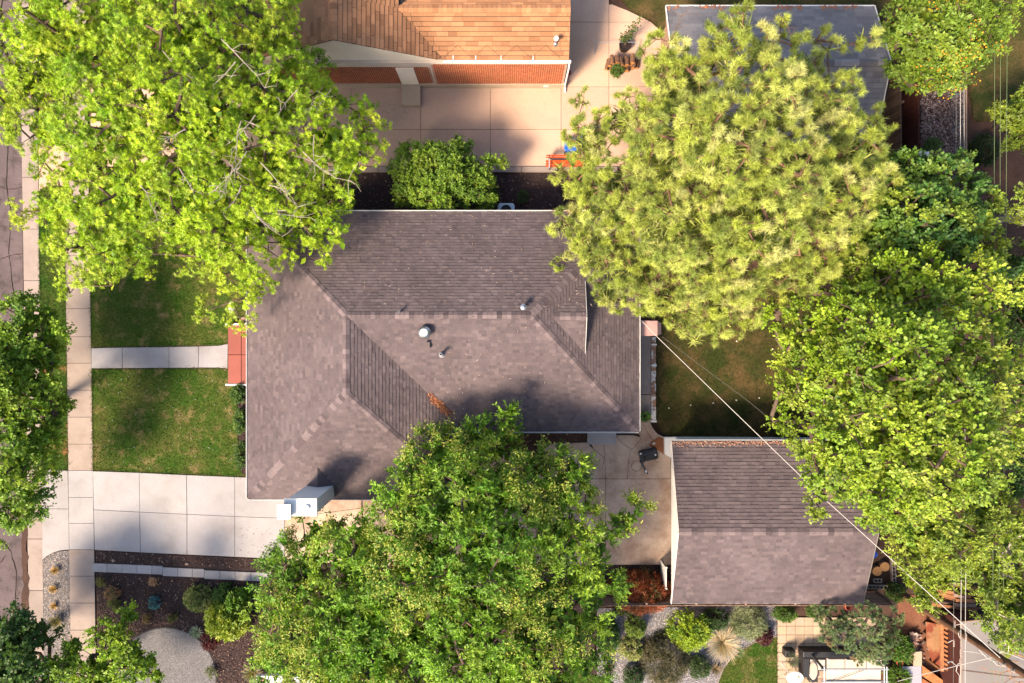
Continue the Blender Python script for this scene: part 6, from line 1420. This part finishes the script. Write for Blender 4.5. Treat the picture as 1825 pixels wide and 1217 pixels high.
leaves('foliage', np.stack([x_+q*.2*np.cos(a),y_-.1+q*.25*np.sin(a),.5+rg8.uniform(0,.4,n)],1), nrm(np.stack([np.cos(a),np.sin(a),rg8.uniform(-.2,1.2,n)],1)), nrm(UP+rg8.normal(0,.5,(n,3))), rg8.uniform(.08,.2,n), np.full(n,.02), pick([((.055,.075,.025),3),((.09,.11,.035),2),((.10,.06,.03),1)],n,rg8), M['leaf'], pt2, 'diamond')
x_,y_ = P(1417,1208,.72)[:2]; tb_ = thing('round_table',(x_,y_,0),'white oval patio table at the bottom edge of the tile patio','table')
mb = MB(); mb.prism([(x_+.43*math.cos(a),y_+.30*math.sin(a)) for a in [2*math.pi*k/28 for k in range(28)]],.69,.72,bevel=.01); mb.build('tabletop', M['white_paint'], tb_)
mb = MB(); mb.prism([(x_+.16+.07*math.cos(a),y_+.02+.09*math.sin(a)) for a in [math.pi*k/12-1.57+1.0 for k in range(13)]],.722,.735,(.30,.16,.11)); mb.build('plate', M['plastic'], tb_)
mb = MB(); mb.tube([(x_-.25,y_+.18,.7),(x_-.42,y_+.42,.02)],.018,6); mb.build('leg', M['white_paint'], tb_)
for dx,dy in ((.3,-.2),(-.3,-.2),(.3,.15)):
    mb = MB(); mb.tube([(x_+dx*.7,y_+dy*.8,.69),(x_+dx,y_+dy,.02)],.018,6); mb.build('leg', M['white_paint'], tb_)
# canopy swing frame and its cream cloth
cw = thing('canopy_swing', P(1520,1210), 'grey tube swing frame with a flat cream canopy at the bottom edge', 'garden swing')
hz = 1.9
def ptz(px,py,h=hz): return Vector(P(px,py,h))
mb = MB(); mb.tube([ptz(1463,1192.5),ptz(1584,1192.5)],.035,8); mb.build('rail', M['galv'], cw)
mb = MB(); mb.tube([ptz(1463,1214.5),ptz(1584,1214.5)],.030,8); mb.build('rail', M['galv'], cw)
for px in (1469,1576,1580.5):
    mb = MB(); mb.tube([ptz(px,1188),ptz(px,1226)],.032,8); mb.build('cross_tube', M['galv'], cw)
for px,py in ((1469,1192),(1578,1192),(1469,1240),(1578,1240)):
    mb = MB(); q = ptz(px,py); mb.tube([q,(q.x,q.y,0)],.03,8); mb.build('post', M['galv'], cw)
mb = MB(); v = []; nx_ = 10
for i in range(nx_+1):
    for j in range(4):
        q = ptz(1473+i*9.7, 1194.5+j*8, hz-.02); v.append((q.x,q.y,hz-.03-.035*math.sin(math.pi*j/3)*(.7+.3*math.sin(i*1.7))))
mb.add(v,[(i*4+j,(i+1)*4+j,(i+1)*4+j+1,i*4+j+1) for i in range(nx_) for j in range(3)]); mb.build('canopy', M['fabric'], cw)
mb = MB(); mb.bar(P(1482,1215,1.92),P(1540,1194,1.92),.02,.02); mb.build('cord', M['wire_dark'], cw)
up = thing('parasol_base', P(1444,1161), 'dark slanted post leaning from the sofa corner to the swing frame', 'post')
mb = MB(); mb.bar((*P(1437,1155,.05)[:2],.05),P(1467,1191,1.86),.09,.09); mb.build('post', M['dark_metal'], up)
mb = MB(); mb.box(P(1437,1155)[0]-.1,P(1437,1155)[1]-.08,.051,P(1437,1155)[0]+.1,P(1437,1155)[1]+.08,.09); mb.build('foot', M['dark_metal'], up)
# flower pots
for px,py,lb in ((1605,1183,'small terracotta pot on the ground by the rubble heap'),(1513,1083,'small terracotta pot on the fence line by the pinyon')):
    x_,y_ = P(px,py,.4)[:2]; pz = thing('flower_pot',(x_,y_,0),lb,'plant pot'); mb = MB(); mb.lathe([(.10,0),(.15,.30),(.165,.30),(.165,.36),(.135,.36),(.12,.25),(0,.25)],(x_,y_,0),16,(.62,.13,.07),cap=False); mb.build('pot', M['plastic'], pz)
    mb = MB(); mb.lathe([(.12,.26),(0,.27)],(x_,y_,0),12,cap=False); mb.build('soil', M['soil'], pz)

# ---------- the cluttered yard in the lower right corner
sheet('dirt_yard', [(1600,1060),(1825,1060),(1900,1300),(1600,1300)], 0.01, mat('red_dirt',(.22,.085,.045),.95,.35,1.2,.35,20,.5,30,stain=(.34,.15,.08),sscale=.5))
# cinder blocks and stumps behind the garage
def cinder(label, px, py, rz, cells=2, h=0):
    x_,y_ = P(px,py,.2)[:2]; t = thing('cinder_block',(x_,y_,0),label,'cinder block', None if cells == 2 else None)
    mb = MB(); L = .40; W_ = .20; cz = Matrix.Rotation(rz,3,'Z')
    def bx_(u0,v0,u1,v1):
        q = [cz @ Vector((u,v,0)) + Vector((x_,y_,0)) for u,v in ((u0,v0),(u1,v0),(u1,v1),(u0,v1))]; mb.prism([(p.x,p.y) for p in q],0,.20)
    bx_(-L/2,-W_/2,L/2,-W_/2+.035); bx_(-L/2,W_/2-.035,L/2,W_/2)
    for u in (-L/2,-.0175,L/2-.035): bx_(u,-W_/2+.0352,u+.035,W_/2-.0352)
    mb.build('block', M['concrete'], t)
    mb = MB(); q = [cz @ Vector((u,v,0)) + Vector((x_,y_,0)) for u,v in ((-.17,-.07),(.17,-.07),(.17,.07),(-.17,.07))]; mb.prism([(p.x,p.y) for p in q],0,.05); mb.build('soil', M['mulch'], t)
cinder('loose cinder block with two hollow cells below the tree rounds', 1565, 1035, 0)
for k,(px,py) in enumerate([(1548,1046.5),(1561.5,1046.5),(1575,1047)]):
    cinder(['cinder block of the low row below the loose one, under the garage eave end','cinder block in the middle of the low row below the loose one','cinder block of the low row below the loose one, far end from the garage'][k], px, py, 0)
for k,(px,py) in enumerate([(1593,1003),(1593.5,1016.5),(1594,1030)]):
    cinder(['cinder block on edge of the dirt behind the garage, nearest the garage ridge','cinder block in the middle of the upright line beside the tree rounds','cinder block of the upright line beside the tree rounds, nearest the low row'][k], px, py, R(90))
for px,py,lb in ((1577,1010,'tree round on the dirt behind the garage, farther from the garage roof'),(1563.5,1018,'tree round on the dirt behind the garage, closer to the garage roof')):
    x_,y_ = P(px,py,.25)[:2]; t = thing('tree_stump',(x_,y_,0),lb,'stump'); mb = MB(); mb.lathe([(.25,0),(.245,.25)],(x_,y_,0),16,cap=False); mb.build('bark', M['bark_pine'], t)
    mb = MB(); mb.lathe([(.24,.251),(.235,.262),(.12,.264),(0,.262)],(x_,y_,0),16,(.62,.75,1.0),cap=False); mb.build('cut_face', M['log_end'], t)
x_,y_ = P(1556.5,987,.5)[:2]; t = thing('blue_barrel',(x_,y_,0),'blue plastic barrel tucked under the garage gable end','barrel'); mb = MB(); mb.lathe([(.17,0),(.21,.2),(.21,.45),(.17,.6),(.0,.6)],(x_,y_,0),16,(.02,.10,.5),cap=False); mb.build('body', M['plastic'], t)
mb = MB(); mb.lathe([(.05,.602),(.05,.63),(0,.63)],(x_+.07,y_,0),10,(.02,.10,.5),cap=False); mb.build('bung', M['plastic'], t)
# fence line across the corner and stacked planks
def plank(label, a, b, w, z, m=M['wood'], group=None, th=.045, col=1.0, nm='plank', z2=None):
    p, q = Vector(P(*a,z)), Vector(P(*b,z2 if z2 is not None else z)); mid_ = (p+q)/2; t = thing(nm, tuple(mid_), label, 'plank', group)
    mb = MB(); c = rr.uniform(.8,1.2)*col; mb.bar(p,q,w,th,(c,c,c)); mb.build('board', m, t); return t
G_P = 'planks in the pile below the box elder'
pp_l = [((1662,1043),(1722,1040),.10,.50,1.3),((1668,1050),(1730,1064),.16,.44,1.2),((1672,1057),(1735,1074),.16,.40,1.4),((1700,1060),(1722,1066),.14,.55,1.1),((1680,1062),(1738,1080),.14,.34,1.0),((1704,1070),(1738,1071),.15,.60,1.5),((1702,1078),(1740,1079),.16,.55,1.0),((1646,1075),(1741,1088),.14,.50,1.1),((1660,1080),(1755,1084),.10,.28,.7),((1650,1070),(1700,1075),.12,.25,.8),((1690,1042),(1760,1052),.12,.22,.8),((1720,1045),(1775,1082),.20,.30,1.0),((1652,1078),(1678,1098),.12,.45,1.2),((1740,1064),(1790,1095),.16,.25,1.1)]
PL = ['thin plank along the upper edge of the pile, nearest the box elder', 'orange plank slanting under the upper edge of the plank pile', 'bright orange plank slanting through the middle of the pile', 'short plank lying on the middle of the pile', 'dark plank slanting under the middle of the pile', 'bright short plank at the lit end of the pile', 'orange short plank below the bright one at the lit end', 'long pinkish plank along the lower edge of the pile', 'narrow shaded plank below the long pinkish one', 'dark plank end poking out of the lower pile edge', 'dark plank at the far upper end of the pile', 'wide brown plank running from the pile toward the right tree', 'short orange plank leaning at the near end of the pile by the pole', 'dim brown plank beyond the dark pit']
for i,(a,b,w_,z,c) in enumerate(pp_l): plank(PL[i], a, b, w_, z, col=c, group=G_P, m=M['wood'] if i % 3 else M['wood_pink'])
mb = MB(); mb.prism(PP([(1650,1085),(1780,1055),(1800,1105),(1715,1112)]),.005,.018); mb.build('dark_pit_sheet', M['black'], kind='structure')  # flat black sheet, its colour standing in for the darkness of a pit
# rubble heap
rub = MB(); rz_ = random.Random(4)
rbp = thing('rubble_heap', P(1625,1155), 'heap of broken reddish bricks and stones beside the plywood sheets', 'rubble heap')
for k in range(230):
    px = 1624 + rz_.gauss(0,7) + rz_.uniform(-6,6); py = rz_.uniform(1124,1188); s_ = rz_.uniform(.05,.12); b = P(px,py)
    dz = .25*max(0,1-abs(px-1624)/16); c_ = rz_.choice([(.33,.16,.11),(.24,.12,.085),(.42,.27,.21),(.18,.09,.07),(.5,.36,.30)])
    rub.obox((b[0],b[1],dz+s_*.4),(s_*rz_.uniform(1,2),s_*rz_.uniform(.8,1.4),s_),(rz_.uniform(-.6,.6),rz_.uniform(-.6,.6),rz_.uniform(0,3.1)),c_)
rub.build('stones', M['pebble'], rbp, kind='stuff')
def panel(name, label, pts, z, m, cat='panel', col=(1,1,1), th=.03, nm='sheet', frame=None):
    c0 = P(sum(p[0] for p in pts)/len(pts), sum(p[1] for p in pts)/len(pts), z); t = thing(name, c0, label, cat)
    mb = MB(); mb.prism(PP(pts,z),z-th,z,col,bottom=True); mb.build(nm, m, t)
    w_ = PP(pts,z)
    for k in range(3):       # bearers the sheet lies on
        a = Vector(lerp(w_[0],w_[-1],.15+.35*k)); b = Vector(lerp(w_[1],w_[2],.15+.35*k)); mb = MB(); mb.bar((a.x,a.y,(z-th)/2),(b.x,b.y,(z-th)/2),.08,max(.02,z-th-.01)); mb.build('bearer', M['wood_grey'], t)
    return t
panel('plywood_sheet','short tan plywood board standing over the rubble heap',[(1629,1162),(1643,1161),(1643,1187),(1628,1187)],.5,M['concrete_tan2'],'board')
panel('metal_sheet','pale blue grey metal sheet in the lower right yard under the plywood',[(1608.5,1188),(1642,1187),(1643,1222),(1612,1222)],.45,mat('grey_sheet',(.42,.40,.46),.5,.1),'sheet')
panel('plywood_sheet','orange wood panel beside the pale grey metal sheet, upper one',[(1643.5,1186),(1680,1212),(1682,1230),(1643.5,1205)],.35,M['wood'],'board',(1.7,1.5,1.3))
panel('plywood_sheet','orange wood panel at the bottom edge below the other orange one',[(1636,1204),(1660,1219),(1670,1240),(1636,1240)],.28,M['wood'],'board',(1.4,1.1,1.0))
panel('plywood_sheet','long red and tan stained plywood floor beside the slatted frame',[(1650,1108),(1676,1113),(1676,1192),(1664,1186),(1652,1150)],.30,mat('stained_ply',(.42,.21,.10),.8,.2,1,.1,14,stain=(.28,.065,.03),sscale=.7,sth=(.48,.55)),'board')
# slatted frame
sf_ = thing('slatted_frame', P(1683,1150), 'wooden frame with a row of short slats beside the power line insulators', 'frame')
zt = 1.0
mb = MB(); mb.bar(P(1678,1112,zt),P(1679,1196,zt),.14,.10,(1.5,1.4,1.4)); mb.build('beam', M['wood'], sf_)
for k in range(10):
    mb = MB(); a = P(1680.2,1117+k*8.0,zt-.02); b = P(1688.5,1121.5+k*8.0,zt-.02); mb.bar(a,b,.10,.06,(1.3,1.2,1.1)); mb.build('slat', M['wood'], sf_)
for py in (1114,1194):
    q = P(1678.5,py,zt); mb = MB(); mb.box(q[0]-.05,q[1]-.05,0,q[0]+.05,q[1]+.05,zt-.06); mb.build('post', M['wood'], sf_)
# grey flat roof
fr = thing('flat_roof_shed', P(1770,1180), 'low shed with a plain grey flat roof in the lower right corner', 'shed')
fp = PP([(1713,1108),(1752,1104),(1800,1118),(1900,1160),(1900,1330),(1713,1330)],1.9)
mb = MB(); mb.prism(fp,1.82,1.9); mb.build('roof', mat('roof_felt',(.27,.235,.22),.9,.12,.5,.06,20,stain=(.34,.29,.255),sscale=.3), fr)
mb = MB(); cxx = sum(p[0] for p in fp)/len(fp); cyy = sum(p[1] for p in fp)/len(fp); mb.prism([(cxx+(x-cxx)*.96,cyy+(y-cyy)*.96) for x,y in fp],0,1.819); mb.build('wall', M['wood_dark'], fr)
mb = MB(); mb.bar((*fp[0],1.92),(*fp[5],1.92),.05,.05); mb.bar((fp[0][0],fp[0][1],1.925),(fp[1][0],fp[1][1],1.925),.05,.05); mb.build('trim', M['wood_pink'], fr)
mb = MB(); a = PP([(1714,1194),(1900,1218)],1.9); mb.bar((*a[0],1.905),(*a[1],1.905),.05,.012); mb.build('seam', M['wood_grey'], fr)

# ---------- utility pole and its wires
pole = thing('utility_pole', P(1603,1056), 'brown utility pole leaning across the lower right corner with wires and insulators', 'utility pole')
pb = Vector(P(1603,1056)); ptp = Vector((pb.x+.05,pb.y-.05,9.6))
mb = MB(); mb.tube([pb, pb*.5+ptp*.5, ptp],[.19,.165,.135],12); mb.build('post', mat('pole_wood',(.17,.080,.042),.9,.35,4,.35,22,.5,30,stain=(.10,.055,.04),sscale=2.0), pole)
for z_, dx in ((7.6,-.2),(7.2,.2),(8.1,-.2)):
    mb = MB(); mb.obox((ptp.x+dx*.8,ptp.y,z_),(.22,.05,.05)); mb.build('bracket', M['galv'], pole)
    mb = MB(); mb.lathe([(.03,0),(.05,.04),(.03,.08),(.05,.12),(.02,.15)],(ptp.x+dx*1.3,ptp.y,z_+.026),10); mb.build('insulator', M['concrete'], pole)
def wire(label, pts, r, m, sag=0.0, group=None, name='power_line', parts=None):
    P0 = [Vector(p) for p in pts]; out = []
    for a, b in zip(P0[:-1], P0[1:]):
        n = 14
        for k in range(n): t = k/n; q = a.lerp(b, t); q.z -= sag*4*t*(1-t); out.append(q)
    out.append(P0[-1]); t = thing(name, tuple(out[len(out)//2]), label, 'wire', group)
    mb = MB(); mb.tube(out, r, 6); mb.build('cable', m, t)
    for p, col in (parts or []):
        mb = MB(); q = Vector(p); mb.lathe([(.02,-.10),(.06,-.06),(.035,-.03),(.065,0),(.035,.03),(.06,.06),(.02,.10)],tuple(q),10); mb.build('insulator', M['concrete'], t)
    return t
# service drop to the house
a = P(1172,600,2.75); 
wire('white service cable crossing the garage roof from the rear porch to the pole', [P(1142,570,2.75),P(1172,601,2.95),P(1465,885,5.0),P(1800,1188,7.4),tuple(ptp-Vector((0,0,1.7)))], .014, M['wire_white'], .02)
wire('faint thin brown line over the back lawn beside the white service cable', [P(1180,600,2.9),P(1330,712,3.8),P(1500,850,4.9)], .007, M['wire_dark'])
GW = 'vertical power lines on the right'
hz = 6.2
for (xt, xb, lb, r_, m_, ins) in ((1708,1700,'power line nearest the garage, running past the slatted frame',.008,M['wire_dark'],[(1702,1112),(1700,1146)]),
                        (1713,1713,'pale power line in the middle of the near set, with white insulators',.010,M['wire_white'],[(1713,1146),(1712,1162),(1711,1180)]),
                        (1719,1721,'power line of the near set over the grey flat roof edge',.009,M['wire_white'],[(1722,1135)])):
    t = wire(lb, [P(xt,-250,hz),P((xt+xb)/2,500,hz),P(xb+1,950,hz),P(xb,1500,hz)], r_, m_, .05)
    for (ix,iy) in ins:
        q = P(ix,iy,hz+.02); mb = MB(); mb.tube([Vector(q)+Vector((0,k*.045-.16,0)) for k in range(8)],[.012,.035,.018,.04,.018,.035,.018,.012],8); mb.build('insulator', M['concrete'], t)
M['wire_green'] = mat('wire_green', (.16,.22,.10), .6, 0)
for (xt,xb,lb) in ((1776,1768,'thin greenish line of the far set, closest to the chip path'),(1786,1779,'thin greenish line of the far set, middle one'),(1799,1787,'thin greenish line of the far set, outermost right')):
    wire(lb, [P(xt,-250,6.6),P((xt+xb)/2,500,6.4),P(xb+2,1000,6.2),P(xb,1500,6.2)], .009, M['wire_green'], .04)
wire('pale sagging cable at the bottom right, from the flat roof to the patio swing', [P(1600,1214,4.2),P(1700,1188,4.6),P(1768,1172,5.0),P(1790,1160,6.5)], .014, M['wire_white'], .02)
jl = thing('jumper_wires', P(1712,1165,6.2), 'looped pale jumper wires hanging between the insulators of the near lines', 'wire')
mb = MB()
for pts in ([(1713,1122),(1708,1128),(1709,1134),(1714,1142)],[(1688,1178),(1697,1180),(1704,1186),(1712,1180),(1706,1186),(1704,1196),(1710,1204),(1709,1230)],[(1703,1114),(1716,1111),(1722,1108)],[(1690,1145),(1698,1141)],[(1775,1170),(1785,1160),(1793,1150),(1789,1138),(1798,1148),(1797,1162),(1788,1163)],[(1745,1158),(1758,1172),(1770,1178),(1778,1186),(1789,1187)],[(1716,1160),(1740,1163),(1757,1168)],[(1760,1162),(1774,1160),(1790,1163),(1806,1168),(1830,1178)]):
    mb.tube([Vector(P(x,y,6.2+.1*math.sin(i*2.1))) for i,(x,y) in enumerate(pts)],.012,5)
mb.build('cable', M['wire_white'], jl)
for ix,iy in ((1690,1180),(1697,1179),(1774,1178),(1781,1185),(1790,1149),(1783,1143),(1776,1142)):
    mb = MB(); q = Vector(P(ix,iy,6.25)); mb.lathe([(.015,-.04),(.04,-.02),(.04,.02),(.015,.04)],tuple(q),8); mb.build('insulator', M['concrete'], jl)
# dry bare shrub at the corner
db_ = thing('dry_shrub', P(1790,1200,1.0), 'bare orange brown twiggy branches over the flat roof at the corner', 'shrub')
rg9 = np.random.default_rng(9); s_ = [P(1820,1205,2.6),P(1815,1180,3.2),P(1830,1215,2.6),P(1810,1195,2.8),P(1825,1170,3.4)]; d_ = [(-1,.25,.1),(-1,.15,0),(-1,.1,.1),(-.9,-.1,.1),(-1,.3,0)]
bare_twigs('twigs', db_, s_, d_, rg9, M['log_end'], (1.4,2.6), .02, 5)
mb = MB(); mb.tube([P(1846,1208,1.9),P(1822,1200,2.7),P(1815,1185,3.0)],[.05,.03,.02],6); mb.build('stem', M['log_end'], db_)

# small windfalls on the lawns
mb = MB(); r_ = random.Random(21)
for px,py in [(1193,577),(1377,622),(1192,727),(1231,722),(1271,718),(1312,713),(1313,608),(1353,709),(1420,634)]:
    b = P(px,py,.05); mb.obox(b,(.065,.05,.05),(0,0,r_.uniform(0,3)),(.85,.8,.6))
for k in range(60):
    b = P(r_.uniform(170,420),r_.uniform(670,835),.05); mb.obox(b,(.03,.03,.03),(0,0,r_.uniform(0,3)),(.6,.6,.5))
mb.build('windfall_petals', M['chip'], kind='stuff')
mb = MB()
for k in range(160):
    if k < 40: px,py,z = r_.uniform(425,508),r_.uniform(940,990),.062
    elif k < 110: px,py,z = 640+r_.random()*90,200+r_.gauss(0,12),.06
    else: px,py,z = r_.uniform(960,1190),r_.uniform(780,1000),.06
    b = P(px,py,z); a = r_.uniform(0,6.28); mb.obox(b,(r_.uniform(.02,.05),.02,.008),(0,0,a),r_.choice([(.2,.1,.06),(.3,.16,.1),(.12,.07,.05)]))
mb.build('fallen_leaves', M['chip'], kind='stuff')
# cracks of the old driveway, filled with dark soil
mb = MB(); r_ = random.Random(6)
for pts in ([(1098,776),(1102,782),(1112,792),(1125,801)],[(1125,801),(1133,795),(1142,782)],[(1123,803),(1121,815),(1120,830),(1118,853)],[(1076,794),(1078,812),(1075,825),(1074,838)],[(509,940),(516,938),(521,934),(526,938)],[(1195,818),(1195.5,853)],[(1158,800),(1161,812),(1170,824)]):
    q = [];
    for a,b in zip(pts[:-1],pts[1:]):
        for k in range(5): t = k/5; q.append((a[0]+(b[0]-a[0])*t+r_.uniform(-.5,.5),a[1]+(b[1]-a[1])*t+r_.uniform(-.5,.5)))
    q.append(pts[-1]); mb.tube([P(x,y,.052) for x,y in q],[r_.uniform(.006,.016) for _ in q],4)
for pts in ([(8,215),(14,260),(11,320),(19,380),(16,450),(24,520)],[(0,462),(18,455),(41,452)],[(4,960),(20,985),(30,1020),(27,1075)],[(-5,330),(12,338),(40,334)],[(10,990),(-6,1010)]):
    q = []
    for a,b in zip(pts[:-1],pts[1:]):
        for k in range(6): t = k/6; q.append((a[0]+(b[0]-a[0])*t+r_.uniform(-.8,.8),a[1]+(b[1]-a[1])*t+r_.uniform(-.8,.8)))
    q.append(pts[-1]); mb.tube([P(x,y,.003) for x,y in q],[r_.uniform(.012,.03) for _ in q],4)
mb.build('crack_fill', M['joint'], kind='stuff')
print('objects', len(bpy.data.objects), 'tris', sum(len(o.data.polygons) for o in bpy.data.objects if o.type == 'MESH'), 'time', round(time.time()-T0,1))
